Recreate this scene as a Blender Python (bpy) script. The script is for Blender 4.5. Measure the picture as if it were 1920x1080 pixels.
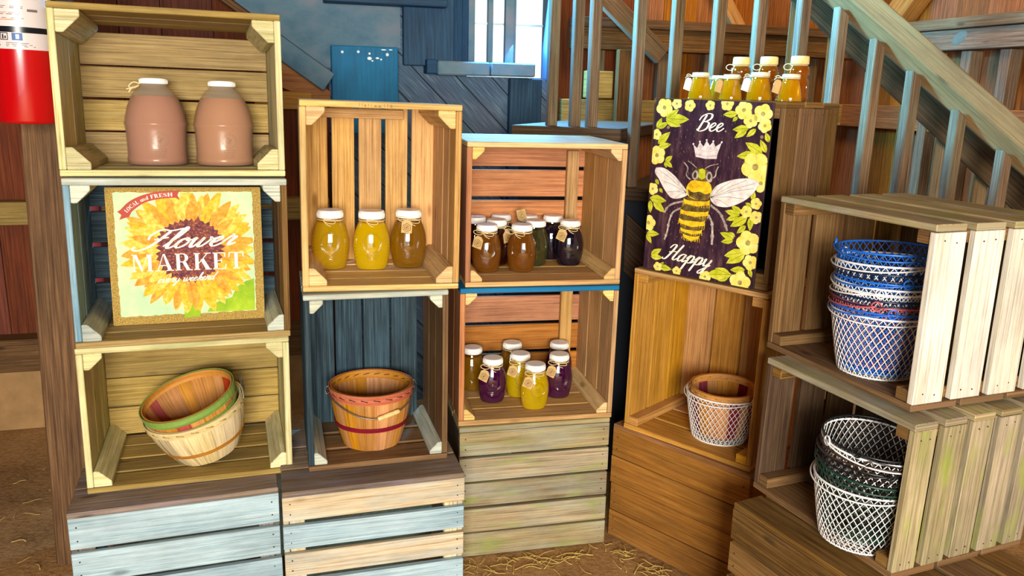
import bpy, math, random
from math import sin, cos, pi, radians, sqrt, atan2
from mathutils import Matrix, Vector
random.seed(7)
for o in list(bpy.data.objects):
    bpy.data.objects.remove(o)
SC = bpy.context.scene
COL = SC.collection

# ------------------------------------------------------------------ camera, sky, light, exposure
cam_data = bpy.data.cameras.new('camera')
cam_data.sensor_width = 36.0
cam_data.lens = 28.568
cam_data.clip_start = 0.05
camera = bpy.data.objects.new('camera', cam_data)
COL.objects.link(camera)
PITCH, ROLL = 0.23808, 0.02410
_fwd = Vector((0, cos(PITCH), -sin(PITCH)))
_r0 = Vector((1, 0, 0))
_d0 = _fwd.cross(_r0)
_right = cos(ROLL) * _r0 - sin(ROLL) * _d0
_down = sin(ROLL) * _r0 + cos(ROLL) * _d0
_m = Matrix((_right, -_down, -_fwd)).transposed().to_4x4()
_m.translation = Vector((0, 0, 1.5))
camera.matrix_world = _m
SC.camera = camera

world = bpy.data.worlds.new('World')
SC.world = world
world.use_nodes = True
_bg = world.node_tree.nodes['Background']
_bg.inputs['Color'].default_value = (0.80, 0.92, 1.0, 1)
_bg.inputs['Strength'].default_value = 1.0


def area_light(name, loc, target, sx, sy, power, col):
    ld = bpy.data.lights.new(name, 'AREA')
    ld.shape = 'RECTANGLE'
    ld.size, ld.size_y = sx, sy
    ld.energy = power
    ld.color = col
    o = bpy.data.objects.new(name, ld)
    COL.objects.link(o)
    o.location = loc
    o.rotation_euler = (Vector(target) - Vector(loc)).to_track_quat('-Z', 'Y').to_euler()
    return o


# daylight through the open barn door behind the photographer
area_light('door_daylight', (0.35, -2.4, 1.6), (-0.1, 2.2, 0.85), 1.5, 1.3, 200, (1.0, 0.95, 0.86))
# daylight through the barn window, raking over the stair
area_light('window_daylight', (-0.02, 3.82, 1.95), (1.0, 2.5, 1.45), 0.4, 0.55, 42, (0.13, 0.50, 1.0))
# added blue light, no opening there, to tint the balusters' left faces
_lo = area_light('added_blue_light', (-1.53, 2.57, 2.75), (0.95, 2.86, 1.98), 0.35, 0.35, 19, (0.14, 0.58, 1.0))
_lo.data.spread = radians(38)
# added warm light to brighten the orange wall, no opening behind it
area_light('added_warm_light', (1.0, 3.1, 3.1), (1.7, 4.3, 1.9), 0.8, 0.5, 20, (1.0, 0.74, 0.40))

SC.view_settings.view_transform = 'Standard'
SC.view_settings.look = 'None'
SC.view_settings.exposure = 0.92
SC.view_settings.gamma = 1.0
SC.view_settings.use_curve_mapping = False


# ------------------------------------------------------------------ materials
def hx(s):
    s = s.lstrip('#')
    return tuple(((int(s[i:i + 2], 16) / 255) ** 2.2) for i in (0, 2, 4)) + (1,)


class N:
    """small node-tree helper"""

    def __init__(self, name):
        self.m = bpy.data.materials.new(name)
        self.m.use_nodes = True
        self.t = self.m.node_tree
        self.t.nodes.clear()
        self.out = self.t.nodes.new('ShaderNodeOutputMaterial')

    def n(self, typ, inp=None, **kw):
        nd = self.t.nodes.new('ShaderNode' + typ)
        for k, v in kw.items():
            setattr(nd, k, v)
        for k, v in (inp or {}).items():
            if isinstance(v, bpy.types.NodeSocket):
                self.t.links.new(v, nd.inputs[k])
            else:
                nd.inputs[k].default_value = v
        return nd

    def math(self, op, a, b=0.0, clamp=False):
        return self.n('Math', {0: a, 1: b}, operation=op, use_clamp=clamp).outputs[0]

    def mix(self, f, a, b, blend='MIX'):
        nd = self.n('Mix', None, data_type='RGBA', blend_type=blend)
        for s, v in ((nd.inputs[0], f), (nd.inputs[6], a), (nd.inputs[7], b)):
            if isinstance(v, bpy.types.NodeSocket):
                self.t.links.new(v, s)
            else:
                s.default_value = v
        return nd.outputs[2]

    def ramp(self, f, stops):
        nd = self.n('ValToRGB', {0: f})
        el = nd.color_ramp.elements
        while len(el) < len(stops):
            el.new(0.5)
        for e, (p, c) in zip(el, stops):
            e.position = p
            e.color = c
        return nd.outputs[0]

    def surf(self, s):
        self.t.links.new(s, self.out.inputs['Surface'])
        return self.m


def wood(name, base, dark, light, weather=None, wamt=0.0, grain=1.0, var=0.25, rough=0.75, knots=True, moss=None, spec=0.25, dirt=0.38):
    k = N(name)
    uv = k.n('UVMap', uv_map='UVMap').outputs[0]
    rn = k.n('UVMap', uv_map='rnd').outputs[0]
    rs = k.n('SeparateXYZ', {0: rn})
    r1, r2 = rs.outputs[0], rs.outputs[1]
    off = k.n('VectorMath', {0: rn, 1: (37.3, 91.7, 0)}, operation='MULTIPLY').outputs[0]
    p = k.n('VectorMath', {0: uv, 1: off}, operation='ADD').outputs[0]
    # long fibres
    pf = k.n('VectorMath', {0: p, 1: (4, 210, 1)}, operation='MULTIPLY').outputs[0]
    fib = k.n('TexNoise', {'Vector': pf, 'Scale': 1.0, 'Detail': 5.0, 'Roughness': 0.65}).outputs[0]
    # growth-ring bands bending along the board
    pw = k.n('VectorMath', {0: p, 1: (1.1, 7, 1)}, operation='MULTIPLY').outputs[0]
    wn = k.n('TexNoise', {'Vector': pw, 'Scale': 1.0, 'Detail': 2.0}).outputs[0]
    sv = k.n('SeparateXYZ', {0: p})
    ring = k.math('ADD', k.math('MULTIPLY', sv.outputs[1], 150.0), k.math('MULTIPLY', wn, 13.0))
    ring = k.math('ABSOLUTE', k.math('SINE', ring))
    g = k.math('ADD', k.math('MULTIPLY', fib, 0.94), k.math('MULTIPLY', ring, 0.07))
    c = k.ramp(g, [(0.26, hx(dark)), (0.49, hx(base)), (0.76, hx(light))])
    if grain < 1:
        c = k.mix(1 - grain, c, hx(base))
    if knots:
        pk = k.n('VectorMath', {0: p, 1: (3.2, 9.0, 1)}, operation='MULTIPLY').outputs[0]
        vd = k.n('TexVoronoi', {'Vector': pk, 'Scale': 1.0, 'Randomness': 1.0}).outputs['Distance']
        kd = k.n('MapRange', {'Value': vd, 'From Min': 0.04, 'From Max': 0.10, 'To Min': 0.7, 'To Max': 0.0}).outputs[0]
        c = k.mix(kd, c, hx(dark))
    # board to board
    v = k.math('ADD', k.math('MULTIPLY', r1, 2 * var), 1 - var)
    hsv = k.n('HueSaturation', {'Hue': k.math('ADD', k.math('MULTIPLY', r2, 0.010), 0.495), 'Saturation': k.math('ADD', k.math('MULTIPLY', r2, 0.2), 0.88), 'Value': v, 'Color': c}).outputs[0]
    c = hsv
    ob = k.n('TexCoord').outputs['Object']
    if weather:
        w1 = k.n('TexNoise', {'Vector': k.n('VectorMath', {0: p, 1: (3, 16, 1)}, operation='MULTIPLY').outputs[0], 'Scale': 1.0, 'Detail': 6.0, 'Roughness': 0.65}).outputs[0]
        wf = k.n('MapRange', {'Value': w1, 'From Min': 0.62 - 0.45 * wamt, 'From Max': 0.86 - 0.45 * wamt}).outputs[0]
        wf = k.math('MULTIPLY', wf, min(1.0, 0.55 + wamt * 0.45))
        wc = k.mix(k.math('MULTIPLY', fib, 0.55), hx(weather), c)
        c = k.mix(wf, c, wc)
    if moss:
        w2 = k.n('TexNoise', {'Vector': k.n('VectorMath', {0: p, 1: (7, 20, 1)}, operation='MULTIPLY').outputs[0], 'Scale': 1.0, 'Detail': 6.0}).outputs[0]
        mf = k.n('MapRange', {'Value': w2, 'From Min': 0.52, 'From Max': 0.70, 'To Max': 0.8}).outputs[0]
        c = k.mix(mf, c, hx(moss))
    dn = k.n('TexNoise', {'Vector': k.n('VectorMath', {0: p, 1: (2.6, 8, 1)}, operation='MULTIPLY').outputs[0], 'Scale': 1.0, 'Detail': 7.0, 'Roughness': 0.7}).outputs[0]
    dv = k.n('MapRange', {'Value': dn, 'From Min': 0.3, 'From Max': 0.62, 'To Min': 1.0 - dirt, 'To Max': 1.06}).outputs[0]
    c = k.n('HueSaturation', {'Value': dv, 'Color': c}).outputs[0]
    bump = k.n('Bump', {'Strength': 0.25, 'Distance': 0.002, 'Height': g}).outputs[0]
    b = k.n('BsdfPrincipled', {'Base Color': c, 'Roughness': rough, 'Normal': bump, 'Specular IOR Level': spec})
    return k.surf(b.outputs[0])


def stain_mat(name, base, dark, light, sc=16, stretch=(1, 1, 1), rough=.7):
    k = N(name)
    ob = k.n('TexCoord').outputs['Object']
    v = k.n('VectorMath', {0: ob, 1: stretch}, operation='MULTIPLY').outputs[0]
    n1 = k.n('TexNoise', {'Vector': v, 'Scale': sc, 'Detail': 6.0, 'Roughness': .65}).outputs[0]
    c = k.ramp(n1, [(.32, hx(dark)), (.5, hx(base)), (.68, hx(light))])
    b = k.n('BsdfPrincipled', {'Base Color': c, 'Roughness': rough, 'Specular IOR Level': .2})
    return k.surf(b.outputs[0])


def plain(name, col, rough=0.5, metal=0.0, spec=0.5, coat=0.0, noise=0.0, nscale=40.0):
    k = N(name)
    c = hx(col)
    if noise:
        ob = k.n('TexCoord').outputs['Object']
        nz = k.n('TexNoise', {'Vector': ob, 'Scale': nscale, 'Detail': 4.0}).outputs[0]
        hs = k.n('HueSaturation', {'Value': k.math('ADD', k.math('MULTIPLY', nz, 2 * noise), 1 - noise), 'Color': c})
        c = hs.outputs[0]
    b = k.n('BsdfPrincipled', {'Base Color': c, 'Roughness': rough, 'Metallic': metal, 'Specular IOR Level': spec, 'Coat Weight': coat})
    return k.surf(b.outputs[0])


def clear_glass(name, tint='#f4f8f0', gloss=0.10):
    k = N(name)
    tr = k.n('BsdfTransparent', {'Color': hx(tint)}).outputs[0]
    gl = k.n('BsdfGlossy', {'Color': (1, 1, 1, 1), 'Roughness': 0.04}).outputs[0]
    fr = k.n('LayerWeight', {'Blend': 0.25}).outputs['Facing']
    f = k.math('ADD', k.math('MULTIPLY', k.math('POWER', fr, 2.0), 0.5), gloss, True)
    return k.surf(k.n('MixShader', {0: f, 1: tr, 2: gl}).outputs[0])


def liquid(name, trans, body, dens=0.55, rough=0.2):
    k = N(name)
    tr = k.n('BsdfTransparent', {'Color': hx(trans)}).outputs[0]
    df = k.n('BsdfDiffuse', {'Color': hx(body)}).outputs[0]
    tl = k.n('BsdfTranslucent', {'Color': hx(body)}).outputs[0]
    d = k.n('MixShader', {0: 0.45, 1: df, 2: tl}).outputs[0]
    fr = k.n('LayerWeight', {'Blend': 0.35}).outputs['Facing']
    f = k.math('ADD', k.math('MULTIPLY', fr, 0.35), dens - 0.1, True)
    s = k.n('MixShader', {0: f, 1: tr, 2: d}).outputs[0]
    return k.surf(s)


# ------------------------------------------------------------------ mesh builder
class MB:
    def __init__(self):
        self.v, self.f, self.uv, self.rn, self.mi, self.sm = [], [], [], [], [], []

    def add(self, verts, faces, mi=0, smooth=False, uvs=None, rnd=None):
        b = len(self.v)
        self.v += [tuple(p) for p in verts]
        r = rnd or (random.random(), random.random())
        for i, fc in enumerate(faces):
            self.f.append([b + j for j in fc])
            if uvs:
                self.uv.append(uvs[i])
            else:
                self.uv.append([(verts[j][0] + verts[j][1] * 0.7, verts[j][2] + verts[j][1] * 0.3) for j in fc])
            self.rn.append(r)
            self.mi.append(mi)
            self.sm.append(smooth)

    def box(self, lo, hi, g='x', mi=0, M=None, rnd=None, cut=None):
        ax = 'xyz'.index(g)
        P = [(x, y, z) for x in (lo[0], hi[0]) for y in (lo[1], hi[1]) for z in (lo[2], hi[2])]
        F = [(0, 1, 3, 2), (4, 6, 7, 5), (0, 4, 5, 1), (2, 3, 7, 6), (0, 2, 6, 4), (1, 5, 7, 3)]
        nax = [0, 0, 1, 1, 2, 2]
        uvs = []
        for fc, na in zip(F, nax):
            o = [a for a in range(3) if a != na]
            if na == ax:
                u, w = o
                uvs.append([(P[j][u] * 0.05, P[j][w]) for j in fc])
            else:
                w = [a for a in o if a != ax][0]
                uvs.append([(P[j][ax], P[j][w] + 0.31 * na) for j in fc])
        V = [M @ Vector(p) for p in P] if M else P
        self.add(V, F, mi, False, uvs, rnd)

    def plank(self, lo, hi, g='x', mi=0, M=None, j=0.0015, rnd=None):
        """a board with slightly irregular ends and edges"""
        lo = [a + random.uniform(-j, j) * 0.5 for a in lo]
        hi = [a + random.uniform(-j, j) * 0.5 for a in hi]
        ax = 'xyz'.index(g)
        P = [(x, y, z) for x in (lo[0], hi[0]) for y in (lo[1], hi[1]) for z in (lo[2], hi[2])]
        lo2, hi2 = lo, hi
        c = [(a + b) / 2 for a, b in zip(lo2, hi2)]
        R = Matrix.Translation(Vector(c)) @ Matrix.Rotation(random.uniform(-j, j) * 1.2, 4, 'xyz'[[i for i in range(3) if i != ax and True][0]].upper()) @ Matrix.Translation(-Vector(c))
        self.box(lo, hi, g, mi, (M @ R) if M else R, rnd)

    def prism(self, poly, y0, y1, plane='xz', mi=0, M=None, smooth=False):
        """polygon in a plane, extruded along the remaining axis"""
        n = len(poly)

        def P(a, b, c):
            q = {'xz': (a, c, b), 'xy': (a, b, c), 'yz': (c, a, b)}[plane]
            return M @ Vector(q) if M else q
        V = [P(a, b, y0) for a, b in poly] + [P(a, b, y1) for a, b in poly]
        F = [tuple(range(n))[::-1], tuple(range(n, 2 * n))] + [(i, (i + 1) % n, n + (i + 1) % n, n + i) for i in range(n)]
        uv = [[(poly[i][0], poly[i][1]) for i in F[0]], [(poly[i - n][0], poly[i - n][1]) for i in F[1]]]
        for i in range(n):
            j = (i + 1) % n
            L = math.hypot(poly[j][0] - poly[i][0], poly[j][1] - poly[i][1])
            uv.append([(y0, 0.2 * i), (y0, 0.2 * i + L), (y1, 0.2 * i + L), (y1, 0.2 * i)])
        self.add(V, F, mi, smooth, uv)

    def flat(self, poly, y, mi=0):
        """flat printed shape in the xz plane facing -y"""
        V = [(a, y, b) for a, b in poly]
        self.add(V, [tuple(range(len(poly)))], mi)

    def lathe(self, prof, n=32, mi=0, sy=1.0, smooth=True, c=(0, 0, 0), cap0=False, cap1=False, M=None):
        V = []
        for r, z in prof:
            for i in range(n):
                a = 2 * pi * i / n
                q = (c[0] + r * cos(a), c[1] + r * sin(a) * sy, c[2] + z)
                V.append(M @ Vector(q) if M else q)
        F = []
        for k in range(len(prof) - 1):
            for i in range(n):
                j = (i + 1) % n
                F.append((k * n + i, k * n + j, (k + 1) * n + j, (k + 1) * n + i))
        self.add(V, F, mi, smooth)
        b = len(self.v) - len(V)
        if cap0:
            self._cap([b + i for i in range(n)][::-1], mi)
        if cap1:
            self._cap([b + (len(prof) - 1) * n + i for i in range(n)], mi)

    def _cap(self, idx, mi):
        self.f.append(idx)
        self.uv.append([(self.v[i][0], self.v[i][1]) for i in idx])
        self.rn.append((random.random(), random.random()))
        self.mi.append(mi)
        self.sm.append(False)

    def tube(self, pts, r=0.002, n=5, mi=0, closed=False, M=None, caps=True):
        pts = [Vector(p) for p in pts]
        m = len(pts)
        V = []
        up = Vector((0.123, 0.321, 0.94)).normalized()
        prev = None
        for i, p in enumerate(pts):
            a = pts[(i - 1) % m] if (closed or i > 0) else p
            b = pts[(i + 1) % m] if (closed or i < m - 1) else p
            d = (b - a)
            d = d.normalized() if d.length > 1e-9 else Vector((0, 0, 1))
            if prev is None:
                s = d.cross(up)
                if s.length < 1e-3:
                    s = d.cross(Vector((1, 0, 0)))
            else:
                s = prev - d * prev.dot(d)
            s.normalize()
            prev = s
            t = d.cross(s)
            for q in range(n):
                an = 2 * pi * q / n
                w = p + r * (cos(an) * s + sin(an) * t)
                V.append(M @ w if M else w)
        F = []
        for i in range(m if closed else m - 1):
            k = (i + 1) % m
            for q in range(n):
                u = (q + 1) % n
                F.append((i * n + q, i * n + u, k * n + u, k * n + q))
        if caps and not closed:
            F += [tuple(range(n))[::-1], tuple((m - 1) * n + q for q in range(n))]
        self.add([tuple(v) for v in V], F, mi, True)

    def build(self, name, mats, parent=None, bevel=0.0, M=None):
        me = bpy.data.meshes.new(name)
        me.from_pydata(self.v, [], self.f)
        u1 = me.uv_layers.new(name='UVMap')
        u2 = me.uv_layers.new(name='rnd')
        fu, fr = [], []
        for uv, r in zip(self.uv, self.rn):
            for a in uv:
                fu += [a[0], a[1]]
                fr += [r[0], r[1]]
        u1.data.foreach_set('uv', fu)
        u2.data.foreach_set('uv', fr)
        me.polygons.foreach_set('use_smooth', self.sm)
        if not isinstance(mats, (list, tuple)):
            mats = [mats]
        for m in mats:
            me.materials.append(m)
        me.polygons.foreach_set('material_index', self.mi)
        me.update()
        o = bpy.data.objects.new(name, me)
        COL.objects.link(o)
        if parent:
            o.parent = parent
        if M is not None:
            o.matrix_world = M
        if bevel:
            b = o.modifiers.new('bevel', 'BEVEL')
            b.width = bevel
            b.segments = 1
            b.limit_method = 'ANGLE'
        return o


def tag(o, label=None, cat=None, group=None, kind=None):
    if label:
        o['label'] = label
    if cat:
        o['category'] = cat
    if group:
        o['group'] = group
    if kind:
        o['kind'] = kind
    return o


def empty(name, M=None):
    o = bpy.data.objects.new(name, None)
    o.empty_display_size = 0.1
    COL.objects.link(o)
    if M is not None:
        o.matrix_world = M
    return o


def kids(o):
    return [c for c in list(COL.objects) if c.parent == o]


def copy_tree(o, M=None, label=None, group=None, swap=None, skip=()):
    """copy a thing with its parts and sub-parts; swap maps one material to another"""
    def cp(src, par):
        c = src.copy()
        COL.objects.link(c)
        c.parent = par
        if swap and c.type == 'MESH':
            for s in c.material_slots:
                if s.material and s.material.name in swap:
                    mt = swap[s.material.name]
                    s.link = 'OBJECT'
                    s.material = mt
        for ch in KIDS.get(src.name, []):
            if ch.name.split('.')[0] in skip:
                continue
            KIDS.setdefault(c.name, []).append(cp(ch, c))
        return c
    c = cp(o, None)
    if M is not None:
        c.matrix_world = M
    if label:
        c['label'] = label
    if group:
        c['group'] = group
    return c


KIDS = {}


def remember(root):
    for o in list(COL.objects):
        if o.parent:
            L = KIDS.setdefault(o.parent.name, [])
            if o not in L:
                L.append(o)


def frame(x, y, z, yaw, tilt, rl):
    return Matrix.Translation((x, y, z)) @ (Matrix.Rotation(yaw, 4, 'Z') @ Matrix.Rotation(tilt, 4, 'X') @ Matrix.Rotation(rl, 4, 'Y'))


def smooth_path(pts, k=8):
    """Catmull-Rom through 2-D points"""
    out = []
    n = len(pts)
    for i in range(n - 1):
        p0 = pts[max(i - 1, 0)]
        p1, p2 = pts[i], pts[i + 1]
        p3 = pts[min(i + 2, n - 1)]
        for s in range(k):
            t = s / k
            out.append(tuple(0.5 * ((2 * p1[a]) + (-p0[a] + p2[a]) * t + (2 * p0[a] - 5 * p1[a] + 4 * p2[a] - p3[a]) * t * t + (-p0[a] + 3 * p1[a] - 3 * p2[a] + p3[a]) * t ** 3) for a in range(len(p1))))
    out.append(tuple(pts[-1]))
    return out
# ------------------------------------------------------------------ wood and other materials
W_PALE = wood('pale_pine', '#cfc389', '#80703c', '#e9e2b2', weather='#8d9a62', wamt=0.35, var=0.14)
W_PALEGREY = wood('pale_grey_pine', '#b9b9a0', '#6d6a52', '#dcdccb', weather='#93a7a8', wamt=0.5, var=0.15)
W_TAN = wood('tan_pine', '#9c8049', '#553f20', '#bda268', weather='#7d6a3f', wamt=0.35, var=0.2)
W_WASH = wood('grey_blue_washed_wood', '#8aa4ac', '#4a5c62', '#bccdd0', weather='#b4c6ca', wamt=0.5, var=0.12)
W_WASHTOP = wood('worn_grey_brown_wood', '#7d6a58', '#40322a', '#9c8a78', weather='#8a86a0', wamt=0.3, var=0.2)
W_BLUELIT = wood('blue_lit_weathered_wood', '#7fa0ad', '#3e545f', '#bcd6dc', weather='#5d8496', wamt=0.5, var=0.18)  # blue light on the crate's inner left wall put into the colour
W_MIX = wood('bleached_pine', '#cdb48a', '#7f6238', '#e8d8b4', weather='#9fb4b4', wamt=0.42, var=0.2)
W_HONEY = wood('honey_pine', '#be8f52', '#7a4e24', '#dab274', var=0.16)
W_HONEYL = wood('light_honey_pine', '#d6ae6c', '#946430', '#ecd096', var=0.12)
W_HONEYR = wood('reddish_pine', '#b4703c', '#6e3a1c', '#cf9258', var=0.16)
W_SLATE = wood('slate_dark_wood', '#26363e', '#0c1418', '#4a6068', weather='#3f5a66', wamt=0.3, var=0.2)
W_GREY = wood('greyed_brown_wood', '#93805c', '#4f4028', '#b6a680', weather='#9aa79c', wamt=0.36, var=0.2, moss='#8f9455')
W_GOLD = wood('golden_pine', '#b27c36', '#6f4516', '#d2a156', var=0.14)
W_ORANGE = wood('orange_brown_wood', '#96622a', '#573413', '#b37f40', weather='#7a5628', wamt=0.4, var=0.05, knots=False)
W_BROWN = wood('weathered_brown_wood', '#684a28', '#2c1e14', '#967244', weather='#806440', wamt=0.38, var=0.22)
W_BROWND = wood('dark_weathered_wood', '#463220', '#18100c', '#6a5236', weather='#57452e', wamt=0.35, var=0.25)
W_WHITE = wood('bare_whitish_wood', '#cfc6b4', '#8f8066', '#e6dfd0', weather='#c2b48c', wamt=0.35, var=0.07, knots=False)
W_MOSS = wood('mossy_grey_wood', '#988868', '#4c4230', '#bcae8c', weather='#766848', wamt=0.4, var=0.15, moss='#8b9440')
W_BARN = wood('red_brown_barn_board', '#5e2c18', '#2c1108', '#7f4322', var=0.3, grain=0.9)
W_BARNO = wood('orange_barn_board', '#82480c', '#3e1e06', '#a86a1a', var=0.28)  # warm light on the boards put into the saturated orange
W_POST = wood('rough_brown_timber', '#5e4224', '#2b1a0e', '#86623a', var=0.1)
W_STAIR = wood('brown_stair_timber', '#6c543c', '#35261a', '#92785a', weather='#66745c', wamt=0.25, var=0.15)
W_RAIL = wood('tan_handrail_timber', '#866840', '#543e24', '#a08258', weather='#70704c', wamt=0.25, grain=0.7, var=0.1)
W_BLUE = wood('blue_painted_board', '#1a6c96', '#0c4a70', '#2b84ac', grain=0.5, var=0.08, knots=False, rough=0.6)
W_NAVY = wood('navy_tinted_timber', '#0f3a5a', '#061c2c', '#1b5276', var=0.1, knots=False, rough=0.6)  # blue window light and shade put into the timber colour
W_STEEL = stain_mat('blue_grey_board', '#5b7686', '#46667c', '#747c88', 5, (1, 1, 1.4), .8)  # blue of the window light mixed into the grey board colour
M_NAIL = plain('rusty_nail', '#4a3020', 0.7, 0.4)


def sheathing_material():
    k = N('diagonal_glow_tinted_sheathing')  # window glow mixed into the board colours as blue
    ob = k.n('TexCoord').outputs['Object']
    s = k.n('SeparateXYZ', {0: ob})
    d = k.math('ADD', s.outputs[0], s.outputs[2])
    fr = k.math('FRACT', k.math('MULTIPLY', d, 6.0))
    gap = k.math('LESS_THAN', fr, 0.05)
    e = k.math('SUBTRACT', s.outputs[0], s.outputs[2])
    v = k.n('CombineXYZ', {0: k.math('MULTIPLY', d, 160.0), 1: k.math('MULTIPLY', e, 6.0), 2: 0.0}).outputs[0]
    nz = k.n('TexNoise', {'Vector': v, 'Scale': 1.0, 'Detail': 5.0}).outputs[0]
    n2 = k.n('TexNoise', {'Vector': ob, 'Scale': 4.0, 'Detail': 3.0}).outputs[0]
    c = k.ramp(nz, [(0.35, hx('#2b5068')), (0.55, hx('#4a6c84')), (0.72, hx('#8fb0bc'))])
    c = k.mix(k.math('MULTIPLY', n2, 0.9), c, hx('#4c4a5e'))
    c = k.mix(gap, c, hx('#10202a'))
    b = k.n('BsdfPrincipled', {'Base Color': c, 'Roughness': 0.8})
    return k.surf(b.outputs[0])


def dirt_material():
    k = N('packed_dirt')
    ob = k.n('TexCoord').outputs['Object']
    n1 = k.n('TexNoise', {'Vector': ob, 'Scale': 3.0, 'Detail': 8.0, 'Roughness': 0.65}).outputs[0]
    n2 = k.n('TexNoise', {'Vector': ob, 'Scale': 60.0, 'Detail': 5.0, 'Roughness': 0.7}).outputs[0]
    c = k.ramp(n1, [(0.3, hx('#7a5530')), (0.5, hx('#a87c4c')), (0.7, hx('#c49a66'))])
    c = k.mix(0.35, c, k.ramp(n2, [(0.35, hx('#4e3a26')), (0.65, hx('#b3956c'))]))
    h = k.math('ADD', k.math('MULTIPLY', n1, 1.5), n2)
    bump = k.n('Bump', {'Strength': 0.5, 'Distance': 0.012, 'Height': h}).outputs[0]
    b = k.n('BsdfPrincipled', {'Base Color': c, 'Roughness': 0.95, 'Normal': bump, 'Specular IOR Level': 0.1})
    return k.surf(b.outputs[0])


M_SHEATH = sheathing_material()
M_DIRT = dirt_material()
M_CONC = plain('rubble_footing', '#9c7a52', 0.95, spec=0.1, noise=0.35, nscale=18)

# ------------------------------------------------------------------ the setting
m = MB()
nx, ny = 40, 40
V = [(-4.5 + 9 * i / nx, -2.8 + 9.3 * j / ny, random.uniform(-0.002, 0.0)) for j in range(ny + 1) for i in range(nx + 1)]
m.add(V, [(j * (nx + 1) + i, j * (nx + 1) + i + 1, (j + 1) * (nx + 1) + i + 1, (j + 1) * (nx + 1) + i) for j in range(ny) for i in range(nx)], 0, True)
tag(m.build('floor', M_DIRT), kind='structure')

WALL = Matrix.Translation((-2.163, 3.349, 0)) @ Matrix.Rotation(radians(16), 4, 'Z')
m = MB()
x = -1.6
while x < 4.08:
    w = min(random.uniform(0.15, 0.21), 4.085 - x)
    mat = 0 if x < 1.35 else (2 if x < 2.42 else (0 if x < 2.72 else 1))
    g = 0.004 if mat != 1 else 0.002
    if x + w > 2.01 and x < 2.38:
        m.plank((x, 0, 0.0), (x + w - g, 0.025, 1.55), 'z', mat)
        m.plank((x, 0, 2.35), (x + w - g, 0.025, 3.6), 'z', mat)
        if x < 2.01:
            m.plank((x, 0, 1.55), (2.0, 0.025, 2.35), 'z', mat)
        if x + w > 2.38:
            m.plank((2.385, 0, 1.55), (x + w - g, 0.025, 2.35), 'z', mat)
    else:
        m.plank((x, 0, 0.28 if x < 1.2 else 0.0), (x + w - g, 0.025, 3.6), 'z', mat)
    x += w
for lo, hi in (((-1.6, 0.03, 0), (2.0, 0.05, 3.6)), ((2.385, 0.03, 0), (4.085, 0.05, 3.6)), ((2.0, 0.03, 0), (2.385, 0.05, 1.55)), ((2.0, 0.03, 2.36), (2.385, 0.05, 3.6))):
    m.box(lo, hi, 'z', 0)
tag(m.build('wall_back', [W_BARN, W_BARNO, W_NAVY], M=WALL), kind='structure')
m = MB()
m.box((-4.5, -2.8, 3.6), (4.5, 6.5, 3.65), 'x')
tag(m.build('ceiling', W_BROWN), kind='structure')
m = MB()
for i in range(42):
    m.plank((-3.72, -2.75 + .15 * i, 0), (-3.70, -2.603 + .15 * i, 3.6), 'z')
tag(m.build('wall_left', W_BARN), kind='structure')
# front wall with the wide barn doorway, behind the photographer
m = MB()
m.box((-3.72, -2.80, 0), (-1.25, -2.76, 3.6), 'z')
m.box((1.05, -2.80, 0), (4.5, -2.76, 3.6), 'z')
m.box((-1.25, -2.80, 2.5), (1.05, -2.76, 3.6), 'x')
tag(m.build('wall_front', W_BARN), kind='structure')
m = MB()
m.box((-1.7, -0.03, 0), (1.25, 0.25, 0.285), 'x')
tag(m.build('trim_1', M_CONC, M=WALL), kind='structure')

WALLR = Matrix.Translation((1.759, 4.474, 0)) @ Matrix.Rotation(radians(-74), 4, 'Z')
m = MB()
x = 0.0
while x < 7.6:
    w = random.uniform(0.14, 0.2)
    m.plank((x, 0, 0), (x + w - 0.002, 0.025, 3.6), 'z', 0)
    x += w
m.box((0, 0.03, 0), (7.7, 0.05, 3.6), 'z')
tag(m.build('wall_right', W_BARNO, M=WALLR), kind='structure')


def wall_piece(name, boxes, mat, Mw, g='x', label=None, cat=None, bevel=0.003, structure=False):
    mb = MB()
    for lo, hi in boxes:
        mb.plank(lo, hi, g, 0, j=0.002)
    o = mb.build(name, mat, bevel=bevel, M=Mw)
    if structure:
        tag(o, kind='structure')
    else:
        tag(o, label, cat)
    return o


# sheathed bay with the window, blue glow painted in
m = MB()
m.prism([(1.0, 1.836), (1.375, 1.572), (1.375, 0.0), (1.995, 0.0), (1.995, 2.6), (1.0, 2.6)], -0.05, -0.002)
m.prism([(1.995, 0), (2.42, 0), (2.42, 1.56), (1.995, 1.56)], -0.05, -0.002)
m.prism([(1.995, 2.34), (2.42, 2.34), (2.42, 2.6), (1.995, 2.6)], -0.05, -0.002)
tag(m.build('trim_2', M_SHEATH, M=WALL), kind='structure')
m = MB()
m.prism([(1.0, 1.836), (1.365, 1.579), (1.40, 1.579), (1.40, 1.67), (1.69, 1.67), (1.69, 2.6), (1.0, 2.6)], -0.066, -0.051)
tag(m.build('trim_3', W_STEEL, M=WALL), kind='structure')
wall_piece('trim_4', [((1.70, -0.10, 1.60), (1.925, -0.052, 2.6))], W_NAVY, WALL, 'z', structure=True)
wall_piece('shade_strip', [((2.19, -0.09, 0.0), (2.345, -0.052, 1.555))], W_NAVY, WALL, 'z', structure=True)  # dark strip put where shade falls under the window
win = empty('window_1', WALL)
tag(win, kind='structure')
m = MB()
m.plank((1.925, -0.09, 1.60), (1.965, 0.03, 2.4), 'z')
m.plank((1.965, -0.06, 1.60), (2.0, 0.03, 2.4), 'z')
m.plank((2.375, -0.06, 1.55), (2.405, 0.03, 2.4), 'z')
m.plank((1.965, -0.06, 2.36), (2.4, 0.03, 2.42), 'x')
tag(m.build('window_frame', W_NAVY, win, 0.003))
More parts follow.
